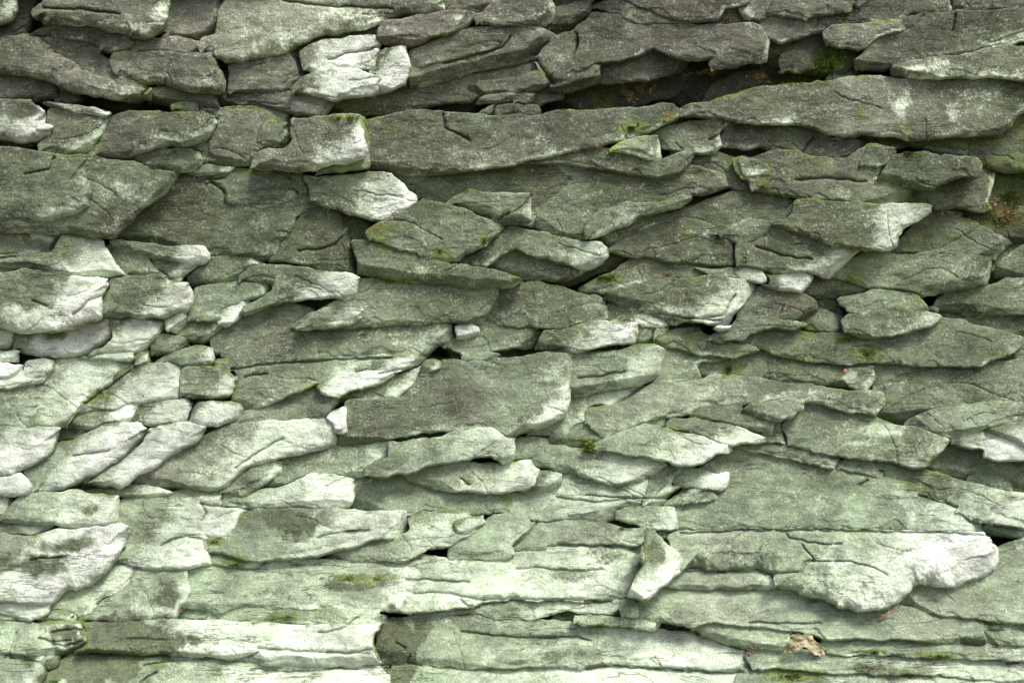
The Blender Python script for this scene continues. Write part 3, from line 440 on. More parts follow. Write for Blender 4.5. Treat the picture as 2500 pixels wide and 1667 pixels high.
HOLE_TEXT = """
B 1430,205,70,22 100,690,110,45 2230,690,60,25 1850,690,120,16
C 1440,485,70,16 150,690,60,25
E 1700,460,130,35,.5 700,940,60,18,.6
F 1750,610,50,22 200,780,110,18,.6
H 1010,170,90,14 650,750,110,30 430,1130,100,22 1400,1155,110,18 640,480,80,12 950,485,150,10 1750,555,120,10 2280,1570,0.1,0.1
G 560,1210,40,40 30,520,60,20 780,410,30,20,.6
D 200,980,80,20 450,1490,90,40,.3
I 2200,650,120,20,.6 1380,1115,120,10,.6
A 2200,680,120,50 740,680,80,30,.4
"""
CRACK_TEXT = """
A 2 350,1005 310,1080 160,1110
A 2.2 1800,0 1950,25 2100,45 2352,50 2500,60
A 2 280,50 520,60 760,90
A 1.8 900,600 960,560 1060,545 1050,510
A 2 1905,1600 2050,1590 2130,1560 2215,1480
A 2 1430,1130 1330,1150 1430,1220 1440,1300
B 2 0,385 120,345 330,305
B 2.2 740,405 860,370 1000,338 1120,310 1165,235
B 2 740,730 750,820 880,880 900,900
B 2 930,470 1180,430 1330,385
B 2 1330,385 1400,480 1440,540
B 2 1150,1360 1060,1420
C 2 1910,90 1890,200
C 2 1000,880 940,980
C 2 440,765 420,850 350,890
C 1.6 900,1150 1100,1140 1350,1160
D 2.2 100,335 -50,335
D 2.4 470,695 560,620 640,580
D 2 960,340 1000,400 1060,450
D 2.5 1480,1050 1700,1020 2000,995 2352,980 2500,975
D 1.8 200,610 300,640
D 2 540,1270 700,1160 830,1060
D 2 1560,1100 1700,1080
E 1.8 1380,930 1500,925
E 2 790,370 960,290 1140,150
E 1.8 1600,1110 1800,1080 1900,1060
E 2 330,1075 440,1060 570,1030
E 1.8 180,1060 250,1050
F 1.8 500,580 440,700 300,720
F 2 20,690 200,720 430,740
F 1.6 640,270 800,320 1000,350
G 2.4 540,300 700,200 860,80 950,-30
G 2 470,120 700,90
G 2.2 1030,690 1100,655 1180,635 1260,645
G 2 1290,530 1320,480 1290,430
G 2 1800,10 1640,100 1500,200
G 2.4 60,1400 110,1250 80,1360
G 2.4 250,1285 340,1300 460,1290
G 2.4 330,1315 420,1330 520,1300
G 2.5 330,1240 530,1225
G 2.5 560,1372 900,1390 1250,1390 1480,1430 1600,1395 1640,1370
G 2.5 1640,1340 1800,1360 2000,1370 2352,1380
G 2.2 920,1450 1150,1420 1350,1410
G 2.4 1000,1500 900,1560
G 2.2 1600,1480 1850,1490 2200,1475 2352,1460
G 2 200,780 420,760
G 2 2030,640 2200,600 2352,590
G 1.8 1280,425 1400,440 1600,460
H 2.2 1340,540 1250,650 1180,700
H 2.2 500,905 700,910 900,920
H 3 550,992 780,990 860,1010 1000,1040
H 2.4 850,1030 900,1075 960,1080
H 3.4 1000,1040 1100,1030 1210,1018
H 2.2 1210,1030 1500,1035 1800,1045
H 2.4 1210,845 1330,830 1420,845 1600,850 1750,848
H 1.8 1480,690 1700,690 1900,700
H 2.4 850,1240 1000,1255 1150,1275 1330,1280 1450,1270
H 2 1350,1285 1600,1270 1680,1300
H 2.4 0,1370 150,1375 270,1350
H 2.4 0,1475 150,1475 380,1470
H 2 500,1340 440,1310
H 2 600,1455 500,1440 530,1390
H 2.4 1650,1470 1800,1455 2000,1470 2352,1480
H 1.8 1460,380 1700,420 1900,400
H 1.8 1650,370 1900,390 2150,385
H 1.8 850,260 900,300
H 1.6 -60,1250 100,1215 200,1150
I 1.2 840,610 850,640 950,660 1050,680 1180,680
I 1.0 940,680 1010,780
I 2 1680,370 1800,410 1930,445
I 2.2 0,1475 300,1490 560,1500
I 2 600,1180 850,1190 1050,1185
I 1.0 1000,785 1250,793 1390,830 1480,880
I 2.6 160,612 400,604 800,594 1100,596 1400,602 1800,608 2090,622
I 2.4 190,852 430,852 740,870 920,858 960,800 1000,785
I 2 1300,300 1350,270
"""
LABELS = {
 'i4': 'big rounded slab with a white bulging nose',
 'c7': 'long grey slab with pale vertical water streaks', 'b9': 'long dark slab with a shadowed lower edge',
 'a13u': 'upper white lobe of a knobbly bright stone', 'a13l': 'lower white lobe of a knobbly bright stone', 'a13r': 'outer lobe of a knobbly bright stone',
 'a29': 'square-ended block with a green mossy top', 'd4': 'bulging slab, olive on one side and white on the other',
 'd28': 'white-ended slab over a dark joint', 'e31': 'finger-like slab with a white rounded tip', 'f29': 'pointed slab with a brilliant white tip',
 'f3u': 'pointed overlapping slab with a pale rim', 'd25': 'small white triangular wedge of stone', 'd19d': 'small white square stone',
 'h13': 'kite-shaped pale slab', 'c16': 'dark pointed slab with a white lower rim', 'f8': 'leaf-shaped slab with a white point',
 'g2': 'big white slab with dark lichen patches', 'd49': 'white slanting slab with a smooth rounded edge',
 'h15': 'long pale slab whose broken end is stained dark', 'b11': 'pentagonal pale stone', 'f10': 'oval grey stone', 'f26': 'small oval pale stone', 'c9': 'green algae-covered slab with a shadowed underside',
}
# ---------------------------------------------------------------- materials
def nodes_of(name):
    m = bpy.data.materials.new(name); m.use_nodes = True
    nt = m.node_tree; b = nt.nodes['Principled BSDF']
    return m, nt, b
class NT:
    def __init__(s, nt): s.t = nt
    def n(s, kind, **kw):
        o = s.t.nodes.new(kind)
        for k, v in kw.items(): setattr(o, k, v)
        return o
    def l(s, a, b): s.t.links.new(a, b)
    def math(s, op, a, b=None, clamp=False):
        o = s.n('ShaderNodeMath', operation=op, use_clamp=clamp)
        for i, v in enumerate((a, b)):
            if v is None: continue
            if isinstance(v, (int, float)): o.inputs[i].default_value = v
            else: s.l(v, o.inputs[i])
        return o.outputs[0]
    def mix(s, f, a, b, blend='MIX'):
        o = s.n('ShaderNodeMix', data_type='RGBA', blend_type=blend)
        for i, v in ((0, f), (6, a), (7, b)):
            if isinstance(v, (int, float)): o.inputs[i].default_value = v
            elif isinstance(v, tuple): o.inputs[i].default_value = (*v, 1)
            else: s.l(v, o.inputs[i])
        return o.outputs[2]
    def noise(s, vec, scale, detail=3, rough=0.55, dist=0.0):
        o = s.n('ShaderNodeTexNoise'); o.inputs['Scale'].default_value = scale
        o.inputs['Detail'].default_value = detail; o.inputs['Roughness'].default_value = rough
        o.inputs['Distortion'].default_value = dist; s.l(vec, o.inputs['Vector'])
        return o.outputs['Fac']
    def ramp(s, f, a, b, smooth=True):
        o = s.n('ShaderNodeMapRange', interpolation_type='SMOOTHSTEP' if smooth else 'LINEAR')
        o.inputs[1].default_value = a; o.inputs[2].default_value = b; s.l(f, o.inputs[0])
        return o.outputs[0]

def rock_material():
    m, nt, b = nodes_of('weathered_gneiss'); q = NT(nt)
    pos = q.n('ShaderNodeNewGeometry').outputs['Position']
    mp = q.n('ShaderNodeMapping'); mp.inputs['Scale'].default_value = (0.7, 1, 1.15); mp.inputs['Rotation'].default_value = (0, 0.12, 0)
    q.l(pos, mp.inputs['Vector']); bed = mp.outputs[0]
    at = q.n('ShaderNodeAttribute', attribute_name='stone'); sep = q.n('ShaderNodeSeparateColor'); q.l(at.outputs['Color'], sep.inputs[0])
    clean_lit, pale, warm, moss = sep.outputs[0], sep.outputs[1], sep.outputs[2], at.outputs['Alpha']
    at2 = q.n('ShaderNodeAttribute', attribute_name='stain_shade'); s2 = q.n('ShaderNodeSeparateColor'); q.l(at2.outputs['Color'], s2.inputs[0])
    dark, bright, rust = s2.outputs[0], s2.outputs[1], s2.outputs[2]
    grain = q.noise(pos, 400, 2, 0.6)
    grain2 = q.noise(pos, 130, 4, 0.65)
    mid = q.noise(pos, 26, 5, 0.62, 0.4)
    big = q.noise(bed, 6.5, 5, 0.6, 0.5)
    # algae skin over the stone: olive, brown where warm
    algae = q.mix(warm, (0.098, 0.121, 0.068), (0.111, 0.111, 0.092))
    algae = q.mix(q.ramp(big, .35, .7), algae, q.mix(.5, algae, (0.075, 0.08, 0.058)))
    worn_lit = q.mix(warm, (0.29, 0.38, 0.255), (0.36, 0.34, 0.29))  # lighter stone tone; its share also carries a painted light gradient
    base = q.mix(pale, algae, worn_lit)
    # pale lichen flecks that break the skin
    fleck = q.math('MULTIPLY', q.ramp(grain2, .50, .68), q.ramp(q.math('ADD', mid, q.math('MULTIPLY', pale, .12)), .42, .66))
    base = q.mix(q.math('MULTIPLY', fleck, .9), base, (0.40, 0.42, 0.36))
    # bare stone and painted ridge highlights, edges broken by the same grain
    cf = q.math('ADD', clean_lit, q.math('MULTIPLY', q.math('SUBTRACT', mid, .5), .9))
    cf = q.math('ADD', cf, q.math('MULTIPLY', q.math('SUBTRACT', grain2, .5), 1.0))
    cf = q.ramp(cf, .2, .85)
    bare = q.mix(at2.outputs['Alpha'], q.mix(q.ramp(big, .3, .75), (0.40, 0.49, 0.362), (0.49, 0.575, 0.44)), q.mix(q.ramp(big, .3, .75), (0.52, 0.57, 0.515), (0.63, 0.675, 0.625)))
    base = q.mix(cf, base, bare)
    # dark lichen patches
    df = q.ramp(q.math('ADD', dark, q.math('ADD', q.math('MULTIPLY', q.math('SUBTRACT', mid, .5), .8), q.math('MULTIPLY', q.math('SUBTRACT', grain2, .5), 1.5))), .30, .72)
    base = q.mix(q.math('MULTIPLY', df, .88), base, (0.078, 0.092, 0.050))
    # green film, rust
    mf = q.ramp(q.math('ADD', moss, q.math('ADD', q.math('MULTIPLY', q.math('SUBTRACT', mid, .5), .9), q.math('MULTIPLY', q.math('SUBTRACT', grain2, .5), .6))), .22, .75)
    base = q.mix(q.math('MULTIPLY', mf, .8), base, (0.125, 0.168, 0.040))
    base = q.mix(q.math('MULTIPLY', q.ramp(q.math('ADD', rust, q.math('SUBTRACT', mid, .5)), .3, .8), .75), base, (0.24, 0.125, 0.055))
    # mineral grain: dark mica and white quartz
    g = q.ramp(grain, .34, .66, False)
    gm = q.mix(g, (0.55, 0.55, 0.54), (1.45, 1.45, 1.43))
    base = q.mix(q.ramp(q.noise(pos, 7, 3, .6), .3, .65), q.mix(.45, base, q.mix(1.0, base, gm, 'MULTIPLY')), q.mix(1.0, base, gm, 'MULTIPLY'))
    mp2 = q.n('ShaderNodeMapping'); mp2.inputs['Scale'].default_value = (.3, .7, 1.4); mp2.inputs['Rotation'].default_value = (0, .2, 0); q.l(pos, mp2.inputs['Vector'])
    streak = q.noise(mp2.outputs[0], 42, 5, .62, .6)
    base = q.mix(1.0, base, q.mix(q.ramp(streak, .3, .7, False), (.93, .93, .925), (1.07, 1.07, 1.065)), 'MULTIPLY')
    mot = q.ramp(q.noise(bed, 34, 6, .66, .8), .32, .68, False)
    base = q.mix(1.0, base, q.mix(mot, (.72, .72, .71), (1.30, 1.30, 1.28)), 'MULTIPLY')
    lrg = q.ramp(q.noise(bed, 11, 4, .6, .6), .3, .7, False)
    base = q.mix(1.0, base, q.mix(lrg, (.66, .66, .65), (1.36, 1.36, 1.34)), 'MULTIPLY')
    spk = q.ramp(q.noise(pos, 230, 2, 0.6), .60, .70)
    base = q.mix(q.math('MULTIPLY', spk, .35), base, (0.55, 0.56, 0.52))
    mica = q.ramp(q.noise(mp.outputs[0], 260, 2, 0.6), .36, .28)
    base = q.mix(q.math('MULTIPLY', mica, .38), base, (0.05, 0.05, 0.045))
    br = q.n('ShaderNodeCombineColor'); [q.l(bright, br.inputs[i]) for i in range(3)]
    base = q.mix(1.0, base, br.outputs[0], 'MULTIPLY')
    # hairline laminations: thin splits along the bedding, drawn as darker lines
    mp3 = q.n('ShaderNodeMapping'); mp3.inputs['Scale'].default_value = (.10, .5, 1); mp3.inputs['Rotation'].default_value = (0, .16, 0); q.l(pos, mp3.inputs['Vector'])
    lam = q.noise(mp3.outputs[0], 34, 4, .55, .35)
    lamgate = q.ramp(q.noise(pos, 5.5, 3, .6), .48, .62)
    lam = q.math('MULTIPLY', q.ramp(q.math('ABSOLUTE', q.math('SUBTRACT', lam, .5)), .012, .0), lamgate)
    mp4 = q.n('ShaderNodeMapping'); mp4.inputs['Scale'].default_value = (.5, .7, .5); q.l(pos, mp4.inputs['Vector'])
    dia = q.noise(mp4.outputs[0], 13, 5, .6, 1.2)
    dia = q.math('MULTIPLY', q.ramp(q.math('ABSOLUTE', q.math('SUBTRACT', dia, .5)), .006, .0), q.ramp(q.noise(pos, 4, 2, .5), .57, .66))
    split = q.math('MAXIMUM', lam, dia)
    base = q.mix(q.math('MULTIPLY', split, .38), base, (0.045, 0.05, 0.032))
    q.l(base, b.inputs['Base Color'])
    b.inputs['Roughness'].default_value = 0.88
    b.inputs['Specular IOR Level'].default_value = 0.25
    h = q.math('ADD', q.math('MULTIPLY', grain2, .55), q.math('MULTIPLY', grain, .28))
    h = q.math('ADD', h, q.math('MULTIPLY', q.noise(bed, 55, 4, 0.6), .6))
    h = q.math('ADD', h, q.math('MULTIPLY', streak, .2))
    h = q.math('SUBTRACT', h, q.math('MULTIPLY', split, .8))
    bp = q.n('ShaderNodeBump'); bp.inputs['Strength'].default_value = 0.9; bp.inputs['Distance'].default_value = 0.0075
    q.l(h, bp.inputs['Height']); q.l(bp.outputs[0], b.inputs['Normal'])
    return m
def plain(name, c1, c2, scale=60, rough=.8, trans=0.0):
    m, nt, b = nodes_of(name); q = NT(nt)
    pos = q.n('ShaderNodeNewGeometry').outputs['Position']
    f = q.ramp(q.noise(pos, scale, 4, .6), .3, .7)
    q.l(q.mix(f, c1, c2), b.inputs['Base Color']); b.inputs['Roughness'].default_value = rough
    return m
M_ROCK = rock_material()
M_MOSS = plain('moss_green', (0.07, 0.11, 0.02), (0.19, 0.26, 0.05), 90)
M_TUFT = plain('fresh_moss', (0.10, 0.17, 0.02), (0.27, 0.38, 0.06), 90)
M_DRY = plain('dry_stalks', (0.30, 0.21, 0.10), (0.58, 0.47, 0.27), 120)
M_LEAF = plain('dead_leaf', (0.23, 0.195, 0.105), (0.45, 0.415, 0.265), 22, .75)
M_TWIG = plain('dry_twig', (0.16, 0.10, 0.055), (0.36, 0.26, 0.15), 90)
M_RED = plain('red_leaf', (0.26, 0.11, 0.06), (0.38, 0.19, 0.10), 90)
M_GROUND = plain('leaf_litter', (0.07, 0.055, 0.035), (0.16, 0.13, 0.08), 9, .95)
# ---------------------------------------------------------------- relief shared by all slabs
def parse_lines(txt):
    out = []
    for ln in txt.strip().splitlines():
        if not ln.strip(): continue
        h, c = ln.split('|'); f = h.split()
        kw = {k: float(v) for k, v in (s.split('=') for s in f[3:])}
        pts = tile(f[0], [tuple(map(float, p.split(','))) for p in c.split()])
        out.append((int(f[1]), f[2], kw, pts))
    return out
def parse_blobs(txt):
    out = []
    for ln in txt.strip().splitlines():
        f = ln.split(); o = ORG[f[0]]
        for s in f[1:]:
            v = list(map(float, s.split(',')))
            out.append((o[0] + v[0] / TS, o[1] + v[1] / TS, v[2] / TS, v[3] / TS, v[4] if len(v) > 4 else 1.0))
    return out
def parse_cracks(txt):
    out = []
    for ln in txt.strip().splitlines():
        f = ln.split()
        out.append((float(f[1]), tile(f[0], [tuple(map(float, p.split(','))) for p in f[2:]])))
    return out
def blobs_at(bl, X, Y, x0, x1, y0, y1, soft=0.5, rag=0.0):
    s = np.zeros(X.shape)
    for cx, cy, rx, ry, st in bl:
        if cx + 2 * rx < x0 or cx - 2 * rx > x1 or cy + 2 * ry < y0 or cy - 2 * ry > y1: continue
        am = .55 * min(rx, ry)
        Xb = X + am * fbm(X, Y, 45, 3, 3); Yb = Y + am * fbm(X + 200, Y, 38, 6, 3)
        d = np.sqrt(((Xb - cx) / rx) ** 2 + ((Yb - cy) / ry) ** 2)
        if rag: d = d + rag * fbm(X + cx, Y, 34, int(cx) % 7, 4)
        s = np.maximum(s, st * (1 - sstep(1 - soft, 1 + soft, d)))
    return s

SLABS = sorted(parse_lines(SLAB_TEXT), key=lambda s: s[0])
MOSS_B, DARK_B, DRY_B, PALE_B = map(parse_blobs, (MOSS_TEXT, DARK_TEXT, DRY_TEXT, PALE_TEXT))
CRACKS = parse_cracks(CRACK_TEXT)

GX0, GY0 = -60.0, -32.0
NX, NY = int((2500 + 120) / STEP) + 1, int((1667 + 96) / STEP) + 1
H = np.full((NY, NX), -9.0)     # the face as built so far, metres out of the cliff plane
GRADE = {0: -0.10, 1: -0.03, 2: 0.0, 3: 0.008, 4: 0.014}

def t_default(x, y):
    if y < 560: return 1.2 - 0.15 * (x < 900)
    if x < 1000: return .7
    if y > 1150: return .75
    return 1.1

def build_slab(idx, L, name, kw, pts):
    global H
    rs = np.random.RandomState(idx * 13 + 5)
    r = kw.get('r', 13)
    r = r * (.42 if r < 24 else .55 if r < 30 else .8)
    flat = float(np.clip((pts[:, 0].mean() - 550) / 350, 0, 1)) * (0 if kw.get('r', 0) > 50 else 1)   # thin plates away from the left end
    r *= 1 - .5 * flat
    grow = {0: 26, 1: 16, 2: 5, 3: 1, 4: 0}[L]
    poly = chaikin(pts, .09)
    pad = grow + 20
    x0, y0 = poly.min(0) - pad; x1, y1 = poly.max(0) + pad
    i0, j0 = int(math.floor((x0 - GX0) / STEP)), int(math.floor((y0 - GY0) / STEP))
    i1, j1 = int(math.ceil((x1 - GX0) / STEP)) + 1, int(math.ceil((y1 - GY0) / STEP)) + 1
    X, Y = np.meshgrid(GX0 + np.arange(i0, i1) * STEP, GY0 + np.arange(j0, j1) * STEP)
    # ragged outline
    Xw = X + 4.5 * fbm(X, Y, 46, idx % 5, 2) + 1.0 * fbm(X, Y, 16, 3, 2)
    Yw = Y + 3.6 * fbm(X + 500, Y, 40, idx % 7, 2) + .9 * fbm(X + 300, Y, 14, 5, 2)
    tip = np.array((-.95, .3)) if 'tl' in kw else np.array((.72, .69))
    sd = sdf(poly, Xw, Yw)
    gy_, gx_ = np.gradient(sd, STEP)
    gn = np.hypot(gx_, gy_) + 1e-6
    nx_, ny_ = gx_ / gn, gy_ / gn
    # exposed edges face along the tip; the others tuck in under their neighbours
    ex = sstep(-.35, .35, nx_ * tip[0] + ny_ * tip[1])
    if 'free' in kw: ex = np.maximum(ex, kw['free'])
    sd = sd - grow * (1 - .7 * ex) - (1 - ex) * (5 if L > 1 else 0) * (0 if 'free' in kw else 1)
    d = np.maximum(0, -sd)
    inr = max(4.0, d.max())
    w = poly[:, 0].max() - poly[:, 0].min(); hgt = poly[:, 1].max() - poly[:, 1].min()
    cx, cy = poly.mean(0)
    # plane of the slab: right end and lower edge stand out
    sgx, sgy = kw.get('gx', .06) * min(1, 420 / w), kw.get('gy', .115) * min(1, 170 / hgt)
    face = (sgx * (X - cx) + sgy * (Y - cy)) * PXM
    face = face + PXM * ((5.5 - 2.2 * flat) * fbm(X, Y, 150, idx % 6, 2, 1.6) * min(1, inr / 40) + (2.6 - 1.0 * flat) * fbm(X, Y, 52, (idx + 3) % 6, 3, 1.5) + 1.3 * fbm(X, Y, 19, 2, 3, 1.8) - 1.6 * np.abs(fbm(X, Y, 34, 9, 3, 2.2)))
    # chipped flats along the outer edges
    for k in range(rs.randint(2, 5) if kw.get('r', 0) < 34 else 0):
        a = math.atan2(tip[1], tip[0]) + rs.uniform(-1.5, 1.5)
        n = np.array((math.cos(a), math.sin(a)))
        ext = (poly @ n).max()
        off = rs.uniform(.15, .55) * min(inr, 70) + 6
        s = rs.uniform(.35, 1.0)
        wob = 5 * fbm(X, Y, 60, k + 2, 2)
        cut = (ext - off - (X * n[0] + Y * n[1]) + wob)
        face = np.minimum(face, face + np.minimum(0, cut) * s * PXM)
    # rounding over at the edge, wider on the exposed side
    wide = r * (1 + 1.1 * np.clip(nx_ * tip[0] + ny_ * tip[1], 0, 1)) * (1 + .35 * fbm(X, Y, 70, 4, 2))
    wide = np.minimum(wide, inr * .9)
    u = np.clip(1 - d / wide, 0, 1)
    drop = wide * .62 * (1 - np.sqrt(1 - np.minimum(u, .995) ** 2)) * PXM * (1 if r > 15 else .35)
    # broken arris: a flat chipped face between a crisp ridge and the edge
    cw_ = (1 if r < 24 else .3) * (.8 - .45 * flat) * np.minimum((r * .5 + 5) * np.clip(.9 + .9 * fbm(X + 60, Y, 38, (idx + 2) % 7, 3), .12, 2.2), inr * .6)
    drop = drop + np.clip(cw_ - d, 0, None) * (.55 + .35 * vnoise(X / 50, Y / 50, 4)) * PXM
    # the underside: below a ridge that follows the edge the stone turns away downwards
    dn = np.clip((ny_ * .9 + nx_ * .35), 0, 1)
    uw = np.minimum((10 + 16 * vnoise(X / 120, Y / 120, idx % 9)) * (1.25 if cy < 700 else .8), inr * .55) * kw.get('u', 1) * (.75 - .45 * flat)
    us = (1.0 if cy < 700 else .55) * (.5 + .8 * vnoise(X / 90 + 7, Y / 90, idx % 8))
    drop = drop + np.clip(uw - d, 0, None) * dn * us * PXM
    drop = drop * ex
    open_ = .25 + 1.15 * sstep(-.45, .55, fbm(X + 120, Y, 75, (idx + 4) % 9, 2))
    drop = drop * (.55 + .45 * open_) + .008 * open_ * (1 - sstep(0, 2.8, d)) * (.25 + .75 * ex)
    # bedding joints
    st = kw.get('st', 0)
    if st or hgt > 60:
        f = fbm(X + 40, Y + .04 * X, 50, 6, 3, 8.0)
        gate = sstep(.05, .45, fbm(X, Y, 190, 8, 2)) * (1 if st else sstep(.1, .5, fbm(X + 300, Y, 260, 4, 2)))
        groove = (1 - sstep(0, .05, np.abs(f))) * gate
        face = face - groove * (.0040 if st else .0010) + (.0035 if st else .0008) * np.sign(f) * sstep(0, .08, np.abs(f)) * gate
    # broken bedding steps that follow the exposed edge, and hairline cracks across the face
    w2 = (1 if r < 24 else 0) * np.minimum(30 * np.clip(fbm(X + 900, Y, 85, (idx + 5) % 8, 3), 0, 1), inr * .7)
    face = face - .0032 * ex * (1 - sstep(-1.2, 1.2, d - w2)) * (w2 > 3)
    w3 = (1 if r < 24 else 0) * np.minimum(52 * np.clip(fbm(X + 400, Y + 900, 110, (idx + 6) % 8, 3), 0, 1), inr * .8)
    face = face - .0022 * ex * (1 - sstep(-1.2, 1.2, d - w3)) * (w3 > 4)
    for k in range(int(min(2, w * hgt / 14000)) if L > 0 else 0):
        a = rs.uniform(-.45, .35) if rs.rand() < .65 else rs.uniform(.6, 2.2)
        p = poly.mean(0) + rs.uniform(-.35, .35, 2) * (w, hgt); pl = [p]
        for _ in range(rs.randint(3, 8)):
            a += rs.uniform(-.35, .35); p = p + rs.uniform(12, 30) * np.array((math.cos(a), math.sin(a))); pl.append(p)
        cd = polydist(np.array(pl), X + 1.5 * fbm(X, Y, 14, 1, 2), Y + 1.5 * fbm(X + 90, Y, 14, 2, 2))
        face = face - .0038 * (1 - sstep(.4, 2.4, cd))
    # join to what lies behind: stand clear of it by the slab's own step
    gap = kw.get('g', {0: 0, 1: .1, 2: .3, 3: .8, 4: 1.6}[L]) * .0075 + (.4 * r * PXM if r > 15 else 0)
    jj0, jj1, ii0, ii1 = max(0, j0), min(NY, j1), max(0, i0), min(NX, i1)
    base = W0(Y)
    z = GRADE[L]
    sub = None
    if jj1 > jj0 and ii1 > ii0:
        sub = (slice(jj0 - j0, jj1 - j0), slice(ii0 - i0, ii1 - i0)); glob = (slice(jj0, jj1), slice(ii0, ii1))
        Hs = H[glob]; pj = X * tip[0] + Y * tip[1]; pp = poly @ tip; pj = (pj - pp.min()) / (pp.max() - pp.min() + 1e-6)
        ins = (sd[sub] < -2) & (Hs > -5) & ((pj[sub] > {4: .05, 3: .2}.get(L, .35)) | (ex[sub] > .5))
        if ins.sum() > 12:
            need = (Hs - (base + face)[sub])[ins]
            z = max(z, min(np.percentile(need, 72) + gap, z + .26))
    Wt = base + z + face - drop
    # open cracks
    for cw, cp in CRACKS:
        if cp[:, 0].max() < x0 or cp[:, 0].min() > x1 or cp[:, 1].max() < y0 or cp[:, 1].min() > y1: continue
        cd = polydist(cp, X + 2.4 * fbm(X, Y, 24, 1, 2), Y + 2.4 * fbm(X + 90, Y, 24, 2, 2))
        Wt = Wt - .010 * (1 - sstep(cw * .3, cw * 1.5, cd)) - .0035 * (1 - sstep(0, cw * 5, cd))
    if sub is not None:
        Hs = H[glob]; inside = sd[sub] < 0
        H[glob] = np.where(inside & (Wt[sub] > Hs), Wt[sub], Hs)
    # ---- colour of the stone
    s = X * tip[0] + Y * tip[1]; pr = poly @ tip
    s = (s - pr.min()) / (pr.max() - pr.min() + 1e-6)
    t = kw.get('t', t_default(cx, cy))
    if cx < 720 and cy > 540: t -= .09
    nz = fbm(X, Y, 75, (idx + 1) % 6, 3)
    clean_lit = .95 * sstep(-.30, .32, s - t + .13 * nz + .05 * fbm(X, Y, 22, 4, 3))
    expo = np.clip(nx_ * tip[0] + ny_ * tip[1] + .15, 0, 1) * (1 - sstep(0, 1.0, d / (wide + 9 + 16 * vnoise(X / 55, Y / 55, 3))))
    clean_lit = np.maximum(clean_lit, expo * (.78 if cy > 560 else .84) * (1 if L > 1 else .3) * sstep(-.7, .6, fbm(X, Y, 90, 9, 2)))  # edge wear that also paints the ridge highlights into the colour
    yn = np.clip((Y - 250) / 1150, 0, 1); pale = .07 + .56 * yn ** 1.5 + .34 * fbm(X, Y, 150, (idx * 3) % 8, 4) - .06 * sstep(1200, 1900, X) * (1 - sstep(1150, 1400, Y))  # paler towards the foot: part of the light gradient painted in
    pale = np.clip(pale * (.6 if L < 2 else 1), 0, 1)  # recessed layers kept darker, part of their painted shade
    warm = np.clip(kw.get('w', max(0., .75 - cy / 650) + rs.uniform(-.15, .12)) + .3 * fbm(X, Y, 160, 3, 2), 0, 1)
    moss = (kw.get('m', 0.0) + .09) * (.8 + .6 * fbm(X, Y, 90, 5, 3)) + .10 * sstep(.15, .7, fbm(X + 700, Y, 140, 2, 3))
    bb = (x0, x1, y0, y1)
    moss = moss + .75 * (1 - sstep(1, 12, d)) * sstep(.1, .75, fbm(X + 50, Y, 60, 8, 3))
    moss = np.maximum(moss, blobs_at(MOSS_B, X, Y, *bb) * .8)
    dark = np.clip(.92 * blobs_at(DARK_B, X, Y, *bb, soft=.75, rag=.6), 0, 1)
    rust = blobs_at(DRY_B, X, Y, *bb, soft=.7) * .55
    clean_lit = np.clip(np.maximum(clean_lit, blobs_at(PALE_B, X, Y, *bb, soft=.9) * .8) * (1 - dark), 0, 1)
    bright = np.full(X.shape, kw.get('b', 1.0) * rs.uniform(.86, 1.12)) * (1 - .0 * X)  # low b paints the shade of undersides and recesses into the slab colour
    white = np.clip(kw.get('wh', {4: .8, 3: .30, 2: .12}.get(L, 0)) * (.25 + .9 * sstep(-.05, .45, s - t)) + .3 * fbm(X, Y, 110, 5, 3) + (.12 if cx < 620 and cy > 560 else 0) + (.15 if cy < 560 else 0), 0, 1)
    # ---- mesh
    ny, nx = X.shape
    inside = sd < 0
    q = inside[:-1, :-1] | inside[1:, :-1] | inside[:-1, 1:] | inside[1:, 1:]
    vid = np.arange(ny * nx).reshape(ny, nx)
    quads = np.stack([vid[:-1, :-1][q], vid[1:, :-1][q], vid[1:, 1:][q], vid[:-1, 1:][q]], 1)
    if len(quads) < 4: return None
    out = np.maximum(0, sd)
    PX = (X - nx_ * np.minimum(out, STEP * 1.6)).ravel(); PY = (Y - ny_ * np.minimum(out, STEP * 1.6)).ravel(); PW = Wt.ravel()
    used = np.unique(quads); remap = np.full(ny * nx, -1); remap[used] = np.arange(len(used)); quads = remap[quads]
    PX, PY, PW = PX[used], PY[used], PW[used]
    attr = np.stack([a.ravel()[used] for a in (clean_lit, pale, warm, moss, dark, bright, rust, white)], 1)
    nrm = np.stack([nx_.ravel()[used], ny_.ravel()[used]], 1)
    e = np.concatenate([quads[:, [0, 1]], quads[:, [1, 2]], quads[:, [2, 3]], quads[:, [3, 0]]])
    key = np.sort(e, 1); key = key[:, 0].astype(np.int64) * (len(used) + 1) + key[:, 1]
    _, inv, cnt = np.unique(key, return_inverse=True, return_counts=True)
    be = e[cnt[inv] == 1]
    bv = np.unique(be); nb = len(bv)
    ring = np.full(len(used), -1); ring[bv] = np.arange(nb)
    fx, fy, fw, fa = [PX], [PY], [PW], [attr]
    faces = [quads]
    prev = None; N = len(used)
    jit = fbm(PX[bv], PY[bv], 15, 4, 2)
    for k, (back, ins_) in enumerate(((.007, -.3), (.024, 3.0), (.09, 9.0))):
        ii = min(ins_, inr * .35)
        fx.append(PX[bv] - nrm[bv, 0] * (ii + jit * 1.2)); fy.append(PY[bv] - nrm[bv, 1] * (ii + jit * 1.2)); fw.append(PW[bv] - back * (1 + .3 * jit)); fa.append(attr[bv])
        cur = ring[be] + N + k * nb
        pa = be if prev is None else prev
        faces.append(np.stack([pa[:, 1], pa[:, 0], cur[:, 0], cur[:, 1]], 1)); prev = cur
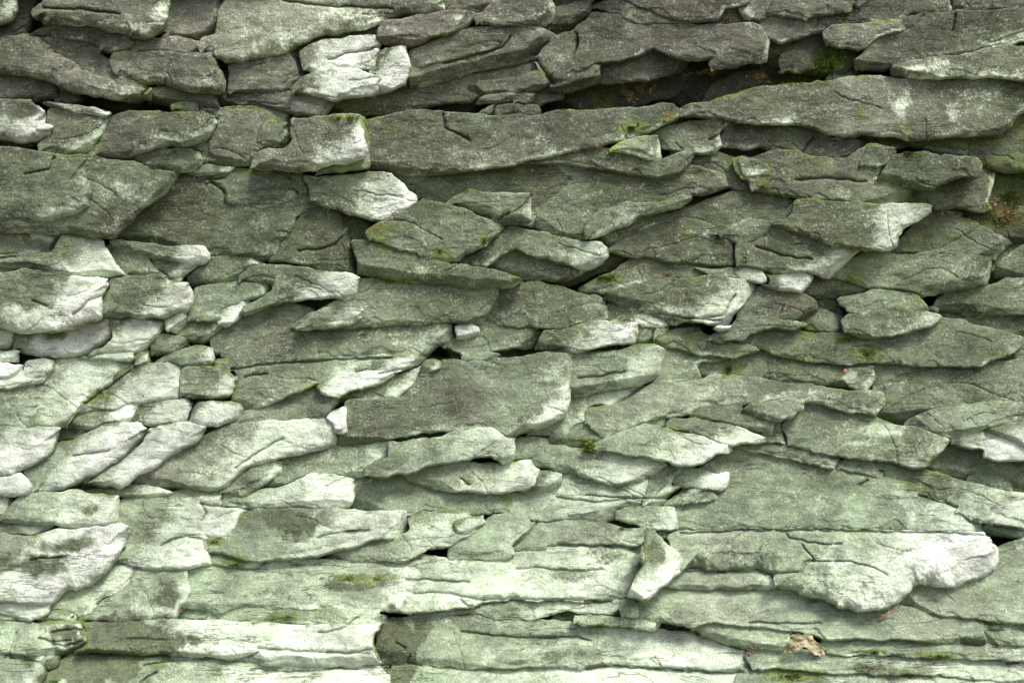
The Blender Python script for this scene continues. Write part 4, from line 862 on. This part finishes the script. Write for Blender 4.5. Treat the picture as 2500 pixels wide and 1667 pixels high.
    PX, PY, PW = map(np.concatenate, (fx, fy, fw)); attr = np.concatenate(fa); faces = np.concatenate(faces)
    x, y, z_ = unproject(PX, PY, PW)
    return mesh_object('rock_slab', np.stack([x, y, z_], 1), faces, M_ROCK, attr)

def mesh_object(name, co, faces, mat, attr=None, smooth=True):
    c = (co.min(0) + co.max(0)) / 2; co = co - c
    me = bpy.data.meshes.new(name)
    me.vertices.add(len(co)); me.vertices.foreach_set('co', co.astype(np.float32).ravel())
    nf, k = faces.shape
    me.loops.add(nf * k); me.loops.foreach_set('vertex_index', faces.astype(np.int32).ravel())
    me.polygons.add(nf); me.polygons.foreach_set('loop_start', np.arange(0, nf * k, k, dtype=np.int32))
    me.polygons.foreach_set('use_smooth', np.full(nf, smooth))
    me.update(calc_edges=True)
    if attr is not None:
        for nm, cols in (('stone', (0, 1, 2, 3)), ('stain_shade', (4, 5, 6, 7))):
            a = me.attributes.new(nm, 'FLOAT_COLOR', 'POINT')
            a.data.foreach_set('color', attr[:, cols].astype(np.float32).ravel())
    me.materials.append(mat)
    o = bpy.data.objects.new(name, me); o.location = c; COL.objects.link(o)
    return o
def tag(o, label, cat=None, kind=None, group=None):
    o['label'] = label
    if cat: o['category'] = cat
    if kind: o['kind'] = kind
    if group: o['group'] = group
    return o

# ---------------------------------------------------------------- the cliff
slabs = []
for idx, (L, name, kw, pts) in enumerate(SLABS):
    o = build_slab(idx, L, name, kw, pts)
    if o is not None:
        slabs.append(o)
        if name in LABELS: o['label'] = LABELS[name]

# the rock mass behind the slabs, running on past the frame
def rock_mass():
    s = 12.0
    xs = np.arange(-1500, 4000, s); ys = np.arange(-900, 2300, s)
    X, Y = np.meshgrid(xs, ys)
    k = 5
    Hf = np.where(H > -5, H, np.nan)
    W = W0(np.clip(Y, -400, 2300)) + .012 * fbm(X, Y, 90, 3, 3, 3) - .01
    infr = (X > -45) & (X < 2545) & (Y > -22) & (Y < 1690)
    ii = np.clip(((X - GX0) / STEP).astype(int), 0, NX - 1); jj = np.clip(((Y - GY0) / STEP).astype(int), 0, NY - 1)
    low = np.full(X.shape, 9.0)
    for dj in range(-10, 11, 5):
        for di in range(-10, 11, 5):
            v = Hf[np.clip(jj + dj, 0, NY - 1), np.clip(ii + di, 0, NX - 1)]
            low = np.fmin(low, np.where(np.isnan(v), 9, v))
    low = np.where(low > 5, W0(Y) - .02, low)
    W = np.where(infr, np.minimum(low, W0(Y) + .03) - .06, W)
    # ledges outside the frame
    led = fbm(X, Y + .15 * X, 110, 2, 3, 4.0)
    W = np.where(infr, W, W + .05 * (np.floor(led * 3) / 3) + .02 * led)
    for cx, cy, rx, ry, st in parse_blobs(HOLE_TEXT):
        dd = np.sqrt(((X - cx) / rx) ** 2 + ((Y - cy) / ry) ** 2)
        W = W - .22 * st * (1 - sstep(.7, 1.6, dd))
    x, y, z = unproject(X, Y, W)
    ny, nx = X.shape; vid = np.arange(ny * nx).reshape(ny, nx)
    q = np.stack([vid[:-1, :-1], vid[1:, :-1], vid[1:, 1:], vid[:-1, 1:]], -1).reshape(-1, 4)
    n = fbm(X, Y, 200, 4, 3)
    yn = np.clip((Y - 250) / 1150, 0, 1)
    at = np.stack([a.ravel() for a in (0 * X + .1 * (~infr), np.clip(.2 + .6 * yn + .3 * n, 0, 1) * np.where(infr, .5, 1), np.clip(.5 - yn, 0, 1), .12 + .15 * n, 0 * X, 0 * X + np.where(infr, .7, 1), 0 * X, 0 * X + .2)], 1)  # gradient as on the slabs; backing darkened, painting shade into the joints
    return mesh_object('rock_face', np.stack([x.ravel(), y.ravel(), z.ravel()], 1), q, M_ROCK, at)
face = rock_mass()
tag(face, 'layered grey-green cliff face of overlapping weathered stone slabs', 'cliff', 'structure')
bpy.context.view_layer.update()
inv = face.matrix_world.inverted()
for o in slabs:
    o.parent = face; o.matrix_parent_inverse = inv

# ground at the foot of the cliff, below the frame
def ground():
    xs = np.linspace(-40, 40, 81); ys = np.linspace(-60, 1.2, 62)
    X, Y = np.meshgrid(xs, ys)
    Z = -1.75 + .05 * fbm(X * 60, Y * 60, 130, 2, 3)
    vid = np.arange(X.size).reshape(X.shape)
    q = np.stack([vid[:-1, :-1], vid[:-1, 1:], vid[1:, 1:], vid[1:, :-1]], -1).reshape(-1, 4)
    return mesh_object('ground', np.stack([X.ravel(), Y.ravel(), Z.ravel()], 1), q, M_GROUND)
tag(ground(), 'brown leaf-strewn ground at the foot of the cliff', 'ground', 'structure')
MOSS_LEAF_B = parse_blobs(MOSS_LEAF); DRY_LEAF_B = parse_blobs(DRY_LEAF)
# ---------------------------------------------------------------- plants on the rock
Hn = np.where(H > -5, H, -.1)
def surf(px, py):
    i = np.clip(((np.asarray(px) - GX0) / STEP).round().astype(int), 1, NX - 2); j = np.clip(((np.asarray(py) - GY0) / STEP).round().astype(int), 1, NY - 2)
    return Hn[j, i]
def leaflets(name, blobs, dens, size, mat, seed, up=.6, asp=.5, gate=None):
    rs = np.random.RandomState(seed); P = []
    for cx, cy, rx, ry, st in blobs:
        n = int(dens * st * rx * ry)
        a = rs.rand(n) * 6.283; rr = np.abs(rs.randn(n)) * .55
        P.append(np.stack([cx + rx * rr * np.cos(a), cy + ry * rr * np.sin(a)], 1))
    P = np.concatenate(P)
    g = fbm(P[:, 0], P[:, 1], 22, 5, 2)
    P = P[g > (-.1 if gate is None else gate)]
    P = P[(P[:, 0] > -40) & (P[:, 0] < 2540) & (P[:, 1] > -20) & (P[:, 1] < 1690)]
    n = len(P)
    w = surf(P[:, 0], P[:, 1])
    x, y, z = unproject(P[:, 0], P[:, 1], w + .001)
    c = np.stack([x, y, z], 1)
    # blades grow outwards and a little up
    d = rs.randn(n, 3) * .55 + np.array((0, -1.0, up)); d /= np.linalg.norm(d, axis=1)[:, None]
    s = np.cross(d, rs.randn(n, 3)); s /= np.linalg.norm(s, axis=1)[:, None]
    ln = size * rs.uniform(.5, 1.4, n)[:, None]
    b = c - d * ln * .15; tp = c + d * ln; m = c + d * ln * .45
    co = np.stack([b, m + s * ln * asp * .5, tp, m - s * ln * asp * .5], 1).reshape(-1, 3)
    f = np.arange(4 * n).reshape(n, 4)
    return mesh_object(name, co, f, mat, None, False)
tag(leaflets('moss', MOSS_LEAF_B, 2.2, .0058, M_MOSS, 3), 'green moss and tiny plants growing in the joints of the rock', 'moss', 'stuff')
tag(leaflets('moss_tuft', parse_blobs('C 1130,395,75,75 1060,440,50,30'), 1.0, .016, M_TUFT, 8, up=.3, asp=.22, gate=-.35), 'bright green lacy moss tuft in the dark crevice at upper right', 'moss tuft', 'stuff')
tag(leaflets('moss_tuft', parse_blobs('H 1670,52,34,22'), 2.2, .011, M_TUFT, 9, up=.5, asp=.3, gate=-.6), 'small bright green moss tuft beside the pointed slab with the brilliant white tip', 'moss tuft', 'stuff')
tag(leaflets('dried_plants', DRY_LEAF_B, 1.3, .0075, M_DRY, 4, up=.1, asp=.4), 'tan withered seedlings clinging to the damp crevices', 'dry plants', 'stuff')

# ---------------------------------------------------------------- fallen leaf, twigs, scraps
def pt(t, x, y, out=.004):
    p = tile(t, [(x, y)])[0]; w = float(surf(p[0], p[1])) + out
    a = unproject(p[0], p[1], w); return Vector(a)
def leaf_mesh(name, t, pts, mid, mat, lift=.012, curl=.03, thick=.0012):
    poly = chaikin(tile(t, pts), .2); step = 2.0
    x0, y0 = poly.min(0) - 4; x1, y1 = poly.max(0) + 4
    X, Y = np.meshgrid(np.arange(x0, x1, step), np.arange(y0, y1, step))
    sd = sdf(poly, X + 2.2 * fbm(X, Y, 9, 1, 3), Y + 2.2 * fbm(X + 40, Y, 9, 2, 3))
    gy_, gx_ = np.gradient(sd, step); gn = np.hypot(gx_, gy_) + 1e-6
    ins = sd < 0; q = ins[:-1, :-1] | ins[1:, :-1] | ins[:-1, 1:] | ins[1:, 1:]
    vid = np.arange(X.size).reshape(X.shape)
    quads = np.stack([vid[:-1, :-1][q], vid[1:, :-1][q], vid[1:, 1:][q], vid[:-1, 1:][q]], 1)
    ctr = poly.mean(0); wc = np.max(surf(poly[:, 0], poly[:, 1]))
    md = polydist(tile(t, mid), X, Y)
    Wl = wc + lift + curl * .35 * np.sin((X - x0) / (x1 - x0) * 5) + .007 * fbm(X, Y, 15, 3, 3) + .004 * sstep(0, 14, md) - .10 * PXM * (ctr[1] - Y) * 2 - .002 * (1 - sstep(0, 2.5, md))
    o_ = np.maximum(0, sd)
    PX = (X - gx_ / gn * np.minimum(o_, step * 1.5)).ravel(); PY = (Y - gy_ / gn * np.minimum(o_, step * 1.5)).ravel()
    used = np.unique(quads); rm = np.full(X.size, -1); rm[used] = np.arange(len(used)); quads = rm[quads]
    x, y, z = unproject(PX[used], PY[used], Wl.ravel()[used])
    co = np.stack([x, y, z], 1)
    o = mesh_object(name, co, quads, mat)
    sm = o.modifiers.new('thickness', 'SOLIDIFY'); sm.thickness = thick
    return o
lf = leaf_mesh('fallen_leaf', 'I', [(865, 1255), (940, 1258), (1000, 1260), (1020, 1300), (1060, 1330), (1080, 1370), (1090, 1392), (1030, 1390), (1000, 1370), (960, 1340), (945, 1325), (940, 1345), (935, 1355), (880, 1365), (850, 1385), (825, 1375), (822, 1345), (850, 1325), (862, 1300)],
               [(860, 1365), (900, 1310), (960, 1290), (1050, 1370)], M_LEAF)
tag(lf, 'curled tan dead leaf lying on a pale ledge near the bottom', 'leaf')

def tube(paths, rad):
    V, F = [], []
    for path in paths:
        ps = [Vector(p) for p in path[0]]; r0, r1 = path[1]
        base = len(V); k = 5
        for i, p in enumerate(ps):
            d = (ps[min(i + 1, len(ps) - 1)] - ps[max(i - 1, 0)]).normalized()
            a = d.orthogonal().normalized(); b = d.cross(a)
            r = r0 + (r1 - r0) * i / max(1, len(ps) - 1)
            for j in range(k):
                an = 6.2832 * j / k; V.append(tuple(p + (a * math.cos(an) + b * math.sin(an)) * r))
        for i in range(len(ps) - 1):
            for j in range(k):
                F.append((base + i * k + j, base + i * k + (j + 1) % k, base + (i + 1) * k + (j + 1) % k, base + (i + 1) * k + j))
    return np.array(V), np.array(F)
def twig(name, t, strands, label, mat=None):
    paths = []
    for st in strands:
        rr = st[0]; pts_ = [pt(t, x, y, o) for x, y, o in st[1:]]
        paths.append((pts_, rr))
    V, F = tube(paths, 0)
    return tag(mesh_object(name, V, F, mat or M_TWIG), label, 'twig')
twig('dry_twig', 'I', [((.0024, .0013), (1440, 1168, .006), (1462, 1140, .012), (1500, 1118, .02), (1560, 1098, .024), (1558, 1078, .02)),
                       ((.0018, .0009), (1462, 1140, .012), (1430, 1130, .016), (1410, 1128, .012)),
                       ((.002, .0012), (1440, 1168, .006), (1430, 1150, .012), (1470, 1128, .016)),
                       ((.002, .001), (1480, 1126, .018), (1500, 1100, .02))],
     'forked dry twig caught under the big white rounded slab')
twig('dry_sprig', 'I', [((.0022, .001), (600, 1388, .004), (620, 1355, .01), (636, 1312, .008)),
                        ((.0018, .0008), (618, 1360, .01), (585, 1352, .008)), ((.0018, .0008), (622, 1350, .01), (606, 1326, .006)),
                        ((.0018, .0008), (615, 1368, .008), (640, 1362, .006)), ((.0018, .0008), (606, 1380, .006), (584, 1376, .006))],
     'small reddish sprig on the pale ledge left of the tan leaf')
twig('dry_sprig', 'I', [((.002, .001), (2160, 1330, .004), (2190, 1318, .01), (2215, 1330, .006)), ((.002, .001), (2175, 1308, .008), (2190, 1322, .01), (2180, 1338, .005)),
                        ((.0015, .001), (2190, 1318, .01), (2205, 1306, .008))],
     'tiny brown sprig on the pale bottom ledge far to the right')
twig('dry_sprig', 'C', [((.002, .001), (1120, 890, .006), (1160, 885, .012), (1200, 880, .008)), ((.0016, .001), (1150, 886, .012), (1185, 900, .006)), ((.0016, .001), (1140, 888, .01), (1160, 872, .008))],
     'thin dry sprig under the long streaked slab at upper right')
def scrap(t, x, y, s, label):
    o = leaf_mesh('leaf_scrap', t, [(x - s, y), (x - s * .3, y - s * .6), (x + s * .8, y - s * .3), (x + s, y + s * .2), (x, y + s * .6)], [(x - s, y), (x + s, y)], M_RED, .004, .008)
    tag(o, label, 'leaf scrap', group='red leaf scraps on the rock')
scrap('F', 1212, 1057, 13, 'tiny reddish leaf scrap on the grey slab above the long ridge')
scrap('G', 1150, 1102, 11, 'tiny reddish leaf scrap beside the dark square stone near the bottom')
